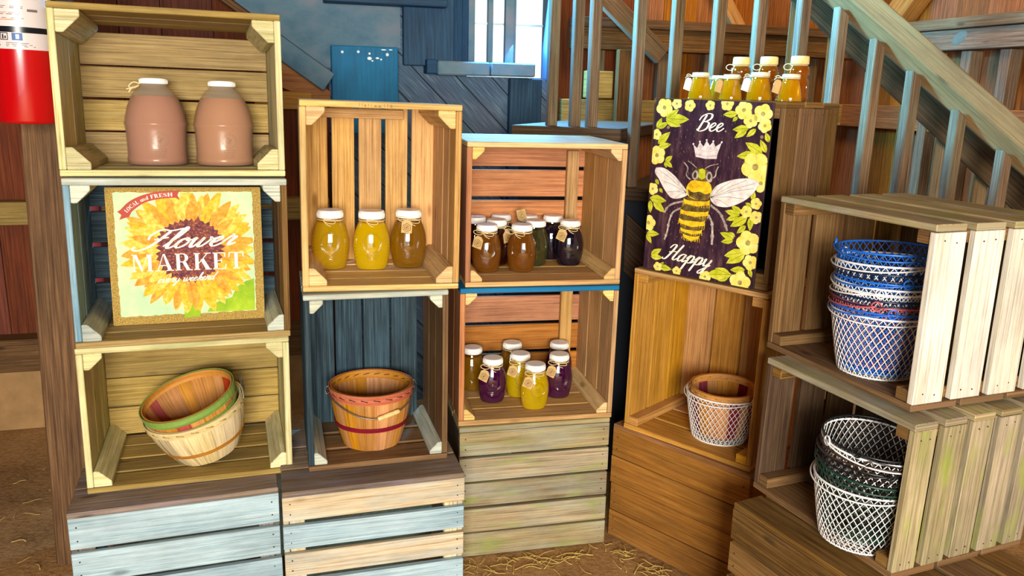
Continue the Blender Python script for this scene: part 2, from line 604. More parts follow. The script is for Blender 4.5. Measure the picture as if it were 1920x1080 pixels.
for a, b, dp in ((2.002, 2.036, -0.03), (2.105, 2.13, 0.0), (2.175, 2.215, -0.05), (2.217, 2.24, 0.0)):
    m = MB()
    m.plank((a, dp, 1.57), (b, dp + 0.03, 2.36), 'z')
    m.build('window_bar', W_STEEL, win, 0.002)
m = MB()
m.plank((2.0, 0.012, 1.795), (2.38, 0.022, 1.803), 'x')
m.build('glazing_bar', plain('pale_glazing_bar', '#cfe0dc', 0.6), win)
m = MB()
m.box((2.0, 0.018, 1.56), (2.38, 0.021, 2.36), 'x')
m.build('window_pane', clear_glass('window_glass', '#f2faf8', 0.04), win)

t = empty('joist_ends', WALL)
tag(t, 'pair of blue-grey timber joist ends jutting out under the barred window', 'timber')
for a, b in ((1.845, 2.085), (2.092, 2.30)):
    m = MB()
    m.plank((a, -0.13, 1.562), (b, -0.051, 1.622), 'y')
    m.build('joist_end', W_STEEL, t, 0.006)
wall_piece('timber_block', [((1.795, -0.14, 1.566), (1.842, -0.051, 1.626))], W_NAVY, WALL, 'y', 'small dark blue timber block left of the joist ends under the window', 'timber')
wall_piece('shelf_board', [((1.36, -0.17, 1.845), (1.88, -0.067, 1.875))], W_NAVY, WALL, 'x', 'dark blue board at the top edge left of the barred window', 'board', structure=False)

# blue board with nail heads
t = empty('painted_board', WALL)
tag(t, 'square blue painted board with white nail heads on the back wall', 'board')
m = MB()
m.box((1.385, -0.115, 1.30), (1.672, -0.067, 1.672), 'z')
m.build('board', W_BLUE, t, 0.003)
M_PW = plain('bare_white_chip', '#e8eef0', 0.6)
for px, pz, r in ((1.432, 1.645, .006), (1.50, 1.648, .006), (1.548, 1.642, .005), (1.625, 1.640, .007)):
    m = MB()
    m.lathe([(r, 0), (r, 0.003), (r * 0.4, 0.004)], 10, 0, cap1=True, M=Matrix.Translation((px, -0.115, pz)) @ Matrix.Rotation(pi / 2, 4, 'X'))
    m.build('nail_head', M_PW, t)
for px, pz, a, b in ((1.548, 1.622, .010, .007), (1.582, 1.624, .008, .004), (1.56, 1.612, .005, .003), (1.61, 1.66, .012, .0025), (1.64, 1.661, .009, .002), (1.598, 1.619, .004, .004)):
    m = MB()
    m.lathe([(1.0, 0), (0.9, 0.0012)], 9, 0, cap1=True, M=Matrix.Translation((px, -0.115, pz)) @ Matrix.Rotation(pi / 2, 4, 'X') @ Matrix.Diagonal((a, b, 1, 1)))
    m.build('paint_chip', M_PW, t)

# diagonal beam and boards at the foot of the upper stair
def slant(name, a, b, w, y0, y1, mat, Mw, label, cat):
    (ax, az), (bx, bz) = a, b
    L = math.hypot(bx - ax, bz - az)
    R = Mw @ Matrix.Translation((ax, 0, az)) @ Matrix.Rotation(-atan2(bz - az, bx - ax), 4, 'Y')
    mb = MB()
    mb.plank((0, y0, -w), (L, y1, 0), 'x')
    o = mb.build(name, mat, bevel=0.003, M=R)
    return tag(o, label, cat)


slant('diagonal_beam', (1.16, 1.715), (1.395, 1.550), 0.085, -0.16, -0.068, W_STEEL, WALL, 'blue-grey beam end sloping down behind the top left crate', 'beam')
slant('diagonal_plank', (0.90, 1.90), (1.17, 1.712), 0.03, -0.12, -0.067, W_POST, WALL, 'thin dark plank sloping down above the top left crate', 'plank')
m = MB()
m.prism([(1.10, 1.68), (1.16, 1.63), (1.38, 1.478), (1.38, 1.41), (1.10, 1.52)], -0.06, -0.026)
tag(m.build('barn_board', W_HONEYR, bevel=0.002, M=WALL), 'reddish brown sloping board left of the blue painted board', 'board')
wall_piece('pine_board', [((1.06, -0.088, 1.40), (1.30, -0.062, 1.475))], W_GOLD, WALL, 'x', 'golden board end between the two left crate stacks', 'board')

# girts
wall_piece('trim_6', [((-1.6, -0.09, 0.915), (1.36, -0.001, 1.01))], W_TAN, WALL, structure=True)
wall_piece('trim_7', [((-1.6, -0.10, 0.286), (1.25, -0.001, 0.43))], W_POST, WALL, structure=True)
wall_piece('trim_8', [((2.5, -0.09, 1.70), (4.07, -0.001, 1.80)), ((2.5, -0.11, 1.80), (4.07, -0.001, 1.84))], W_POST, WALL, structure=True)
wall_piece('trim_9', [((2.46, -0.06, 1.36), (4.07, -0.001, 1.47))], W_TAN, WALL, structure=True)
wall_piece('trim_10', [((0.1, -0.10, 1.715), (2.2, -0.001, 1.80)), ((0.1, -0.12, 1.805), (2.2, -0.001, 1.85))], W_STAIR, WALLR, structure=True)
wall_piece('trim_11', [((0.05, -0.06, 1.36), (2.2, -0.001, 1.47))], W_BARNO, WALLR, structure=True)
for i, xx in enumerate((2.62, 2.95, 3.2, 3.42, 3.62, 3.8)):
    m = MB()
    m.plank((xx, -0.055, 1.472), (xx + 0.05, -0.003, 1.698), 'z')
    tag(m.build('wall_batten', W_STAIR, bevel=0.003, M=WALL), 'short upright batten under the rear beam behind the stair balusters', 'batten', 'short battens under the rear beam')
for i, (xx, lb) in enumerate(((0.62, 'short upright batten right under the knotted beam, nearest the handrail'), (0.82, 'short upright batten under the knotted beam, second from the handrail'), (1.02, 'short greenish batten under the knotted beam, close to the right picture edge'), (1.20, 'short upright batten under the knotted beam, at the right picture edge'))):
    m = MB()
    m.plank((xx, -0.07, 1.0), (xx + 0.055, -0.003, 1.712), 'z')
    tag(m.build('wall_batten', W_STAIR, bevel=0.003, M=WALLR), lb, 'batten', 'battens under the knotted beam')
slant('diagonal_brace', (0.28, 1.85), (0.75, 2.35), 0.11, -0.10, -0.002, W_GOLD, WALLR, 'orange brace slanting up from the knotted beam at the top right', 'brace')
slant('diagonal_brace', (3.18, 2.15), (3.40, 1.845), 0.06, -0.07, -0.002, W_GOLD, WALL, 'narrow orange brace slanting down to the rear beam behind the balusters', 'brace')
# knot of the beam
m = MB()
m.lathe([(1.0, 0), (0.85, 0.004), (0.4, 0.003)], 18, 0, cap1=True, M=WALLR @ Matrix.Translation((0.83, -0.10, 1.765)) @ Matrix.Rotation(pi / 2, 4, 'X') @ Matrix.Rotation(0.5, 4, 'Z') @ Matrix.Diagonal((0.045, 0.026, 1, 1)))
tag(m.build('beam_knot', plain('grey_knot', '#5b625a', 0.8, noise=0.3, nscale=80)), 'grey oval knot in the beam at the upper right', 'knot')

# timber post on the left with the red board behind it
PO = Matrix.Translation((-1.43, 2.30, 0)) @ Matrix.Rotation(radians(8), 4, 'Z') @ Matrix.Rotation(radians(1.7), 4, 'Y')
m = MB()
m.plank((0, 0, -0.01), (0.125, 0.125, 2.6), 'z', 0, j=0.003)
tag(m.build('timber_post', W_POST, bevel=0.006, M=PO), 'rough brown timber post carrying the fire extinguisher', 'post')
m = MB()
m.plank((-0.012, 0.13, 0.0), (0.155, 0.15, 1.35), 'z')
tag(m.build('red_board', plain('red_paint', '#7d1418', 0.6, noise=0.2), bevel=0.002, M=PO), 'red painted board edge showing behind the timber post', 'board')

# ------------------------------------------------------------------ staircase
ST = Matrix.Translation((0.40, 3.03, 0)) @ Matrix.Rotation(atan2(-0.346, 0.938), 4, 'Z')
stair = empty('staircase', ST)
tag(stair, 'brown wooden staircase with a sloping handrail and square balusters', 'staircase')


def zr(s):
    return 1.812 - 0.823 * (s - 0.635)


def sloped(name, sec, s0, s1, zf, mat, bevel=0.003):
    mb = MB()
    n = len(sec)
    V = [(s0, y, zf(s0) + dz) for y, dz in sec] + [(s1, y, zf(s1) + dz) for y, dz in sec]
    F = [tuple(range(n)), tuple(range(n, 2 * n))[::-1]] + [(i, n + i, n + (i + 1) % n, (i + 1) % n) for i in range(n)]
    uv = [[sec[i] for i in range(n)], [sec[i] for i in range(n)][::-1]]
    L = (s1 - s0) * 1.295
    for i in range(n):
        j = (i + 1) % n
        d = math.hypot(sec[j][0] - sec[i][0], sec[j][1] - sec[i][1])
        uv.append([(0, 0.13 * i), (L, 0.13 * i), (L, 0.13 * i + d), (0, 0.13 * i + d)])
    mb.add(V, F, 0, False, uv)
    return mb.build(name, mat, stair, bevel)


sloped('handrail', [(0.03, 0.0), (0.0, 0.0), (-0.06, 0.062), (-0.06, 0.137), (0.03, 0.137)], -0.5, 1.9, zr, W_RAIL)


def tread_z(s):
    return 1.375 if s < 0 else 1.166 - 0.206 * int(s / 0.25)


for s in (-0.30, -0.21, -0.146, 0.015, 0.146, 0.287, 0.42, 0.555, 0.672, 0.791, 0.909, 1.053, 1.196, 1.335):
    m = MB()
    zb = max(tread_z(s), 0.0)
    RB = Matrix.Translation((s + 0.0215, -0.02, 0)) @ Matrix.Rotation(radians(35), 4, 'Z') @ Matrix.Translation((-s - 0.0215, 0.02, 0))
    m.prism([(s + 0.003, zb), (s + 0.04, zb), (s + 0.04, zr(s + 0.043) + 0.014), (s + 0.003, zr(s) + 0.008)], -0.039, -0.002, 'xz', 0, RB)
    m.uv = [[(b, a) for a, b in u] for u in m.uv]
    m.build('baluster', W_STAIR, stair, 0.003)
for k in range(-1, 5):
    m = MB()
    if k < 0:
        m.plank((-0.42, -0.07, 1.33), (-0.0, 0.75, 1.375), 'x')
    else:
        m.plank((0.25 * k - 0.0, -0.07, 1.121 - 0.206 * k), (0.25 * k + 0.27, 0.75, 1.166 - 0.206 * k), 'x')
    m.build('tread', W_BROWND, stair, 0.004)
m = MB()
m.plank((-0.42, 0.02, 0.0), (0.0, 0.05, 1.328), 'x')
m.plank((0.0, 0.02, 0.0), (0.27, 0.05, 1.118), 'x')
m.build('side_panel', plain('gap_darkening_panel', '#101a26', 0.8, noise=0.2), stair)  # near-black panel added to darken the gap between the stacks
sloped('stringer', [(0.005, 0.0), (0.005, 0.22), (0.045, 0.22), (0.045, 0.0)], 0.02, 1.35, lambda s: 0.86 - 0.824 * s, W_BROWND)
sloped('inner_rail', [(0.25, 0.0), (0.25, 0.20), (0.30, 0.20), (0.30, 0.0)], 0.25, 1.9, lambda s: 1.772 - 0.872 * (s - 0.599), W_BROWND)
for s in (0.52, 0.66, 0.80, 0.93, 1.06, 1.20):
    m = MB()
    m.prism([(s, 0.2), (s + 0.045, 0.2), (s + 0.045, 1.70 - 0.872 * (s - 0.599) + 0.1), (s, 1.74 - 0.872 * (s - 0.599) + 0.1)], 0.31, 0.35)
    m.uv = [[(b, a) for a, b in u] for u in m.uv]
    m.build('baluster', W_BROWN, stair, 0.003)
# posts and boards seen through the balusters on the landing
slant('diagonal_board', (2.45, 2.10), (2.93, 1.705), 0.085, -0.20, -0.16, W_STAIR, WALL, 'dark board sloping down behind the balusters right of the window', 'board')
wall_piece('upright_board', [((2.70, -0.15, 1.0), (2.80, -0.115, 1.70))], W_POST, WALL, 'z', 'dark brown upright board behind the balusters right of the window', 'board')
wall_piece('timber_offcut', [((2.56, -0.11, 1.475), (2.695, -0.062, 1.60))], W_TAN, WALL, 'x', 'short pinkish timber offcut behind the balusters right of the window', 'timber')
# ------------------------------------------------------------------ crates
TH = 0.016
CR = {}


def cleat_poly(kind, c):
    if kind == 'tri':
        return [(0, 0), (c, 0), (c, 0.30 * c), (0.30 * c, c), (0, c)]
    return [(0, 0), (c, 0), (c, c * 0.8), (0, c * 0.8)]


def rows(a, b, n, gap):
    w = (b - a - gap * (n - 1)) / n
    return [(a + i * (w + gap), a + i * (w + gap) + w) for i in range(n)]


def crate(key, pose, dims, label, mats, back=('h', 4, 0.006), side=(3, 0.006), top=(3, 0.006), floor=(3, 0.008), cleat=('tri', 0.045), wl=None, wr=None, group=None, btop=0.0, bbot=0.0):
    """open crate lying on its side, opening towards -y.  mats: frame, side_l, side_r, top, floor, back, cleat"""
    W, H, D = dims
    M = frame(*pose)
    root = empty('wooden_crate', M)
    tag(root, label, 'crate', group)
    CR[key] = (root, M, W, H, D)
    t = TH
    nm = [M_NAIL]

    def nail(mb, x, y, z, ax):
        R = Matrix.Translation((x, y, z)) @ (Matrix.Rotation(pi / 2, 4, 'X') if ax == 'y' else Matrix.Rotation(pi / 2 if ax == 'x' else -pi / 2, 4, 'Y'))
        mb.lathe([(0.0026, -0.001), (0.0026, 0.001), (0.001, 0.0016)], 6, 1, cap1=True, M=R)
    # top and floor boards run left to right
    m = MB()
    for a, b in rows(0.0, D, *top):
        m.plank((-W / 2, a, H - t), (W / 2, b, H), 'x')
    m.build('top_panel', [mats['top']] + nm, root, 0.0018)
    m = MB()
    for a, b in rows(0.0, D, *floor):
        m.plank((-W / 2, a, 0), (W / 2, b, t), 'x')
    for s in (-1, 1):
        nail(m, s * (W / 2 - 0.03), 0.035, t, 'z') if False else None
    m.build('floor_panel', [mats['floor']] + nm, root, 0.0018)
    # side boards run upright
    for s, mt, sp in ((-1, mats['side_l'], side), (1, mats['side_r'], wr or side)):
        m = MB()
        xa, xb = (s * W / 2, s * (W / 2 - t))
        for a, b in rows(0.001, D - 0.001, *sp):
            m.plank((min(xa, xb), a, t + 0.0008), (max(xa, xb), b, H - t - 0.0008), 'z')
            if s > 0:
                for zz in (t + 0.02, H - t - 0.02):
                    for f in (0.3, 0.7):
                        nail(m, W / 2, a + (b - a) * f, zz + random.uniform(-.004, .004), 'x')
        m.build('side_panel', [mt] + nm, root, 0.0018)
    # back
    m = MB()
    kind, nb, gb = back
    if kind == 'h':
        for a, b in rows(t + bbot, H - t - btop, nb, gb):
            m.plank((-W / 2 + t + .001, D - t, a), (W / 2 - t - .001, D - 0.001, b), 'x')
    else:
        for a, b in rows(-W / 2 + t + bbot, W / 2 - t - btop, nb, gb):
            m.plank((a, D - t, t + .001), (b, D - 0.001, H - t - .001), 'z')
    m.build('back_panel', [mats['back']] + nm, root, 0.0018)
    # corner cleats run front to back
    if cleat:
        pol = cleat_poly(*cleat)
        for sx in (-1, 1):
            for sz in (0, 1):
                mb = MB()
                P = [(sx * (W / 2 - t - .0005 - a), (t + .0005 + b) if sz == 0 else (H - t - .0005 - b)) for a, b in pol]
                mb.prism(P, 0.003, D - t - 0.001, 'xz')
                mb.build('corner_cleat', mats['cleat'], root, 0.0018)
    return root


def base_crate(key, pose, dims, label, fm, tm, sm, nf, gf, nt=3, gt=0.008, mix=None, bot_extra=0.0, ends=None):
    """crate turned with its slatted face to the front, used as a stand"""
    W, H, D = dims
    M = frame(*pose)
    root = empty('wooden_crate', M)
    tag(root, label, 'crate')
    CR[key] = (root, M, W, H, D)
    t = TH
    m = MB()
    for a, b in rows(0, D, nt, gt):
        m.plank((-W / 2, a, H - t), (W / 2, b, H), 'x')
    m.build('top_panel', tm, root, 0.0022)
    m = MB()
    fmats = list(fm) if isinstance(fm, (list, tuple)) else [fm]
    for i, (a, b) in enumerate(rows(0.003, H - t - 0.001, nf, gf)):
        mi = (mix[i] if mix else 0)
        m.plank((-W / 2, 0.0, a), (W / 2, t, b), 'x', mi, j=0.003)
        for s in (-1, 1):
            for f in (0.28, 0.72):
                R = Matrix.Translation((s * (W / 2 - 0.02), 0, a + (b - a) * f)) @ Matrix.Rotation(pi / 2, 4, 'X')
                m.lathe([(0.0028, -0.001), (0.0028, 0.001), (0.001, 0.0016)], 6, len(fmats), cap1=True, M=R)
    m.build('front_panel', fmats + [M_NAIL], root, 0.0022)
    for s in (-1, 1):
        m = MB()
        xa, xb = (s * W / 2, s * (W / 2 - t))
        for a, b in rows(0.003, H - t - 0.001, 4, 0.01):
            m.plank((min(xa, xb), t + 0.001, a), (max(xa, xb), D, b), 'y')
        m.build('side_panel', sm, root, 0.002)
        m = MB()
        x0, x1 = sorted((s * (W / 2 - t - 0.001), s * (W / 2 - t - 0.041)))
        m.plank((x0, t + 0.001, 0.003), (x1, t + 0.03, H - t - 0.002), 'z')
        m.build('corner_cleat', sm, root, 0.002)
    return root


def mats(frame_, side_l=None, side_r=None, top=None, floor=None, back=None, cleat=None):
    return dict(side_l=side_l or frame_, side_r=side_r or frame_, top=top or frame_, floor=floor or frame_, back=back or frame_, cleat=cleat or frame_)


# leftmost stack
base_crate('A', (-0.888, 1.9801, 0.0, 0.3355, -0.0006, 0.0013), (0.5293, 0.4101, 0.42), 'grey-blue washed slatted crate at the floor under the leftmost stack', W_WASH, W_WASHTOP, W_WASHTOP, 4, 0.011)
crate('1b', (-0.8771, 2.078, 0.4124, 0.3337, -0.0129, 0.0123), (0.535, 0.4094, 0.3602), 'pale open crate holding the tilted bushel baskets', mats(W_PALE, back=W_TAN, floor=W_TAN), back=('h', 4, 0.004), floor=(4, 0.012), bbot=0.010)
crate('1c', (-0.8682, 2.084, 0.8229, 0.3555, -0.0201, 0.0153), (0.537, 0.4367, 0.3378), 'pale grey open crate holding the sunflower sign', mats(W_PALEGREY, side_l=W_BLUELIT, side_r=W_BROWN, floor=W_TAN, back=W_SLATE, cleat=W_PALEGREY), back=('h', 4, 0.014), floor=(4, 0.006))
crate('1d', (-0.8755, 2.1147, 1.2638, 0.3521, -0.0366, 0.0112), (0.5418, 0.418, 0.3732), 'pale open crate at the top of the leftmost stack holding two jugs', mats(W_PALE, back=W_TAN, top=W_TAN, floor=W_PALE), back=('h', 4, 0.005), side=(2, 0.004), btop=0.022, cleat=('tri', 0.055))
# second stack
base_crate('B', (-0.365, 2.0646, 0.0001, 0.2915, -0.0001, 0.0002), (0.5048, 0.4327, 0.42), 'slatted crate of alternating tan and blue-grey boards at the floor under the red-rimmed basket', (W_MIX, W_WASH), W_WASHTOP, W_MIX, 5, 0.016, mix=[0, 1, 0, 1, 0])
crate('2b', (-0.3718, 2.1725, 0.4341, 0.2858, -0.0064, 0.0033), (0.4005, 0.5153, 0.3269), 'dark slate-backed crate with pale edges holding the red-rimmed basket', mats(W_PALEGREY, side_l=W_SLATE, side_r=W_BROWN, back=W_SLATE, floor=W_BROWN), back=('v', 4, 0.005), btop=0.022, floor=(3, 0.02), cleat=('tri', 0.036))
c2c = crate('2c', (-0.3603, 2.1977, 0.9505, 0.2661, -0.0096, 0.0159), (0.4298, 0.5119, 0.3829), 'tall honey-coloured crate holding three big golden honey jars', mats(W_HONEYL, side_r=W_HONEY, back=W_HONEY), back=('v', 5, 0.014), side=(4, 0.008), floor=(4, 0.01), cleat=('tri', 0.048))
m = MB()
m.plank((-0.15, 0.335, 0.46), (0.10, 0.362, 0.488), 'x')
m.build('batten', W_HONEY, c2c, 0.002)
m = MB()
for i, (x, h, w) in enumerate(((-.062, .010, .0012), (-.054, .010, .0012), (-.048, .006, .004), (-.038, .009, .0012), (-.030, .007, .0010), (-.022, .005, .006), (-.012, .004, .008), (.004, .009, .0012), (.012, .010, .0012), (.020, .007, .005))):
    m.box((x, -.0006, .4985), (x + w, .0002, .4985 + h), 'z')
m.build('faded_stamp', plain('faded_stamp_ink', '#8a7044', .8), c2c)
# third stack
base_crate('C', (0.0909, 2.4489, 0.0001, 0.2344, -0.0002, -0.003), (0.5033, 0.4588, 0.42), 'greyed brown slatted crate at the floor under the crate of seven jars', W_GREY, W_GREY, W_BROWND, 5, 0.010)
for key, pose, dims, lab in (('3b', (0.0902, 2.461, 0.4582, 0.2135, 0.0049, 0.0048), (0.5108, 0.4502, 0.384), 'honey-coloured crate with a blue-painted top holding seven jars of yellow and purple honey'),
                             ('3c', (0.1, 2.4731, 0.9086, 0.2109, 0.0056, 0.005), (0.498, 0.4426, 0.4079), 'honey-coloured crate on top of the middle stack holding amber and dark jars')):
    c = crate(key, pose, dims, lab, mats(W_HONEYL, side_l=W_HONEYR, side_r=W_HONEY, top=(W_BLUE if key == '3b' else W_HONEYL), floor=W_HONEY, back=W_HONEYR), back=('h', 4, 0.013), side=(3, 0.006), floor=(4, 0.01), cleat=('tri', 0.036))
    m = MB()
    W, H, D = dims
    m.plank((0.163, D - 0.040, 0.02), (0.205, D - 0.017, H - 0.05), 'z')
    m.build('batten', W_HONEY, c, 0.002)
# fourth stack, turned to face left
base_crate('D', (0.5346, 2.3769, 0.0001, -0.7964, 0.0005, -0.0003), (0.5154, 0.4181, 0.42), 'orange-brown close-boarded crate at the floor under the white wire basket', W_ORANGE, W_ORANGE, W_ORANGE, 4, 0.0015)
crate('4b', (0.5491, 2.3684, 0.4189, -0.7444, -0.0076, 0.007), (0.4551, 0.5436, 0.335), 'golden crate holding a white wire basket', mats(W_GOLD, top=W_HONEY), back=('v', 4, 0.007), side=(3, 0.008), floor=(3, 0.014), cleat=('sq', 0.034))
crate('4c', (0.5695, 2.3848, 0.9631, -0.7218, -0.0074, -0.0013), (0.4153, 0.5252, 0.3914), 'weathered brown crate behind the bee sign with small honey jars on top', mats(W_BROWN, back=W_SLATE, side_l=W_BROWND), back=('v', 4, 0.004), side=(4, 0.010), cleat=('sq', 0.036))
# right-hand stack, nearest the camera
base_crate('E', (0.7195, 1.6364, 0.0001, -1.098, -0.0007, 0.0006), (0.60, 0.4853, 0.42), 'brown slatted crate at the floor in the lower right corner', W_BROWN, W_BROWN, W_BROWN, 5, 0.012, nt=4, gt=0.016)
crate('5b', (0.7448, 1.776, 0.4888, -1.16, -0.0143, 0.0078), (0.455, 0.3618, 0.4157), 'mossy weathered crate holding the black wire baskets', mats(W_BROWN, side_l=W_BROWND, side_r=W_MOSS, top=W_GREY, back=W_BROWND), back=('v', 4, 0.012), side=(4, 0.022), wr=(5, 0.022), floor=(3, 0.010), top=(5, 0.022), cleat=('sq', 0.034))
crate('5c', (0.7736, 1.8604, 0.8485, -1.2116, -0.0008, -0.0057), (0.488, 0.4063, 0.4125), 'weathered crate with pale whitish side boards holding a stack of coloured wire baskets', mats(W_BROWN, side_r=W_WHITE, side_l=W_BROWN, back=W_BROWND, top=W_GREY), back=('v', 4, 0.014), side=(4, 0.016), wr=(4, 0.026), floor=(3, 0.012), top=(4, 0.026), cleat=('sq', 0.034))
# ------------------------------------------------------------------ jars
M_GLASS = clear_glass('clear_jar_glass')
M_LID = plain('white_lid', '#f2efe8', 0.35)
M_KRAFT = plain('kraft_tag', '#c2a06a', 0.85, spec=0.1, noise=0.15, nscale=60)
M_KRAFTD = plain('kraft_tag_ink', '#6d4f2c', 0.85, spec=0.1)
M_TWINE = plain('jute_twine', '#d8bf8c', 0.9, spec=0.1)
H_GOLD = liquid('golden_honey', '#fae460', '#f0c824', 0.62)
H_YELLOW = liquid('bright_yellow_honey', '#fde84c', '#ffdc10', 0.7)
H_AMBER = liquid('amber_honey', '#d89848', '#b8742a', 0.5)
H_BROWN = liquid('brown_honey', '#dcb454', '#b8841c', 0.6)
H_DARK = liquid('dark_berry_honey', '#2c2238', '#241a34', 0.8)
H_PURPLE = liquid('purple_berry_honey', '#7c2a68', '#64185a', 0.72)
H_OLIVE = liquid('olive_honey', '#b0ac80', '#7a784c', 0.35)
H_RED = liquid('dark_red_honey', '#4c1c14', '#3c140e', 0.75)


def jar_r(z):
    P = [(0.0, .21), (.012, .24), (.05, .262), (.1, .275), (.2, .297), (.3, .311), (.42, .318), (.52, .312), (.62, .293), (.72, .258), (.80, .222), (.84, .205), (.90, .203)]
    for (a, r0), (b, r1) in zip(P, P[1:]):
        if z <= b:
            return r0 + (r1 - r0) * (z - a) / (b - a)
    return P[-1][1]


JSY = 0.78


def jar_surf(x, z, H, lift=0.0):
    r = jar_r(z / H) * H
    return (x, -JSY * sqrt(max(r * r - x * x, 1e-8)) - lift, z)


def tag_mesh(root, H, side, bow):
    """twine round the neck; with a kraft tag hanging to one side"""
    z = 0.848 * H
    r = 0.214 * H
    m = MB()
    m.tube([(r * cos(a), r * sin(a) * 0.97, z + 0.0015 * sin(3 * a)) for a in [2 * pi * i / 28 for i in range(28)]], 0.0013, 5, 0, True)
    m.tube([(r * cos(a) * 1.01, r * sin(a) * 0.985, z - 0.002 + 0.001 * sin(2 * a)) for a in [2 * pi * i / 28 for i in range(28)]], 0.0012, 5, 0, True)
    bx, by = side * 0.10 * H, -r * 0.92
    for k, (dx, dz, s) in enumerate(((0.035, -0.006, 1), (-0.03, 0.004, -1))[:bow]):
        L = []
        for i in range(13):
            a = 2 * pi * i / 12
            L.append((bx + dx * (1 - cos(a)) / 2, by - 0.004 - 0.003 * sin(a), z + dz * (1 - cos(a)) / 2 + 0.007 * sin(a) * s))
        m.tube(L, 0.0012, 5)
    if bow:
        m.tube(smooth_path([(bx, by - .003, z), (bx + .01, by - .005, z - .012), (bx + .022, by - .004, z - .018)], 4), 0.0012, 5)
    tw = m.build('twine', M_TWINE, root)
    return tw


def tag_plate(root, x, y, z, ang, w, h, yaw=0.0):
    R = Matrix.Translation((x, y, z)) @ Matrix.Rotation(yaw, 4, 'Z') @ Matrix.Rotation(ang, 4, 'Y')
    m = MB()
    c = w * 0.28
    poly = [(-w / 2, -h), (w / 2, -h), (w / 2, -c), (w / 2 - c, 0), (-w / 2 + c, 0), (-w / 2, -c)]
    m.prism(poly, -0.0008, 0.0008, 'xz', 0, R)
    for rr, rot in ((0.40, 0), (0.24, 0)):
        q = [(rr * w * sin(pi / 3 * i), -h * 0.58 + rr * w * cos(pi / 3 * i)) for i in range(6)]
        for i in range(6):
            a, b = q[i], q[(i + 1) % 6]
            m.tube([R @ Vector((a[0], -0.0010, a[1])), R @ Vector((b[0], -0.0010, b[1]))], 0.0007, 4, 1)
    m.tube([R @ Vector((-.1 * w, -0.0010, -h * .58)), R @ Vector((.1 * w, -0.0010, -h * .50))], 0.0012, 4, 1)
    m.tube([R @ Vector((-.1 * w, -0.0010, -h * .66)), R @ Vector((.1 * w, -0.0010, -h * .60))], 0.0010, 4, 1)
    return m.build('paper_tag', [M_KRAFT, M_KRAFTD], root)


def make_jar(H, honey, twine=True, tagspec=None, bow=2, fill=0.80, label='', group=None):
    root = empty('honey_jar')
    tag(root, label, 'jar', group)
    zs = [0.0, .006, .02, .05, .1, .18, .26, .34, .42, .5, .57, .63, .68, .73, .77, .80, .83, .86, .90]
    m = MB()
    m.lathe([(jar_r(0) * H * .82, 0.0)] + [(jar_r(z) * H, z * H) for z in zs], 36, 0, JSY, cap0=True)
    g = m.build('glass', M_GLASS, root)
    m = MB()
    zz = [z for z in zs if z < fill] + [fill]
    m.lathe([(jar_r(0) * H * .78, 0.014 * H)] + [(jar_r(max(z, .02)) * H * 0.955, max(z, .02) * H) for z in zz[1:]], 32, 0, JSY, cap0=True, cap1=True)
    m.build('honey', honey, root)
    m = MB()
    r = 0.216 * H
    m.lathe([(r * .97, .868 * H), (r, .875 * H), (r, .965 * H), (r * .985, .985 * H), (r * .93, H), (r * .80, H * .997)], 40, 0, cap0=True, cap1=True)
    for i in range(40):
        a = 2 * pi * i / 40
        m.tube([(r * cos(a), r * sin(a), .88 * H), (r * cos(a), r * sin(a), .96 * H)], 0.0006, 4)
    m.build('lid', M_LID, root)
    # embossed seal on the front shoulder
    m = MB()
    cz = 0.47 * H
    for rr in (0.155, 0.135):
        m.tube([jar_surf(rr * H * cos(a), cz + rr * H * 1.12 * sin(a), H, .0004) for a in [2 * pi * i / 32 for i in range(32)]], 0.0007, 4, 0, True)
    for k in range(4):
        a0 = -0.05 + 0.03 * k
        m.tube([jar_surf((-.05 + .1 * s) * H, cz + a0 * H + .012 * H * sin(s * 3 + k), H, .0004) for s in [i / 5 for i in range(6)]], 0.0008, 4)
    for k in range(3):
        w = .11 - .012 * k
        m.tube([jar_surf((-w + 2 * w * s) * H, (0.27 - .035 * k) * H, H, .0004) for s in [i / 6 for i in range(7)]], 0.0006, 4)
    m.build('embossed_seal', M_GLASS, root)
    # ladder of raised bars down both sides
    for sx in (-1, 1):
        m = MB()
        for k in range(9):
            z = (0.22 + .055 * k) * H
            x0 = jar_r(z / H) * H * 0.90 * sx
            m.tube([jar_surf(x0 * 0.90, z, H, .0004), jar_surf(x0, z + .004 * H, H, .0004)], 0.0009, 4)
        m.build('raised_ladder', M_GLASS, root)
    if twine:
        s = -1 if not tagspec else tagspec[0]
        tw = tag_mesh(root, H, s, bow)
        if tagspec:
            sd, ang, dz = tagspec
            tag_plate(root, sd * 0.17 * H, -0.225 * H, (0.80 + dz) * H, ang, 0.032, 0.040, sd * 0.5)
    remember(root)
    return root


def in_crate(key, x, y, z=TH + 0.0006, yaw=0.0):
    return CR[key][1] @ Matrix.Translation((x, y, z)) @ Matrix.Rotation(yaw, 4, 'Z')


# three big jars
G = 'big golden honey jars in the tall crate'
big = make_jar(0.178, H_GOLD, True, None, 1, label='big golden honey jar at the left of three in the tall crate', group=G)
big.matrix_world = in_crate('2c', -0.130, 0.24, yaw=-0.1)
remember(big)
copy_tree(big, in_crate('2c', -0.009, 0.223, yaw=-0.05), 'big bright yellow honey jar in the middle of three in the tall crate', G, {'golden_honey': H_YELLOW})
j = make_jar(0.178, H_BROWN, True, (-0.25, 0.05, 0.05), 2, label='big brown honey jar wearing a kraft paper tag in the tall crate', group=G)
j.matrix_world = in_crate('2c', 0.105, 0.246, yaw=-0.05)

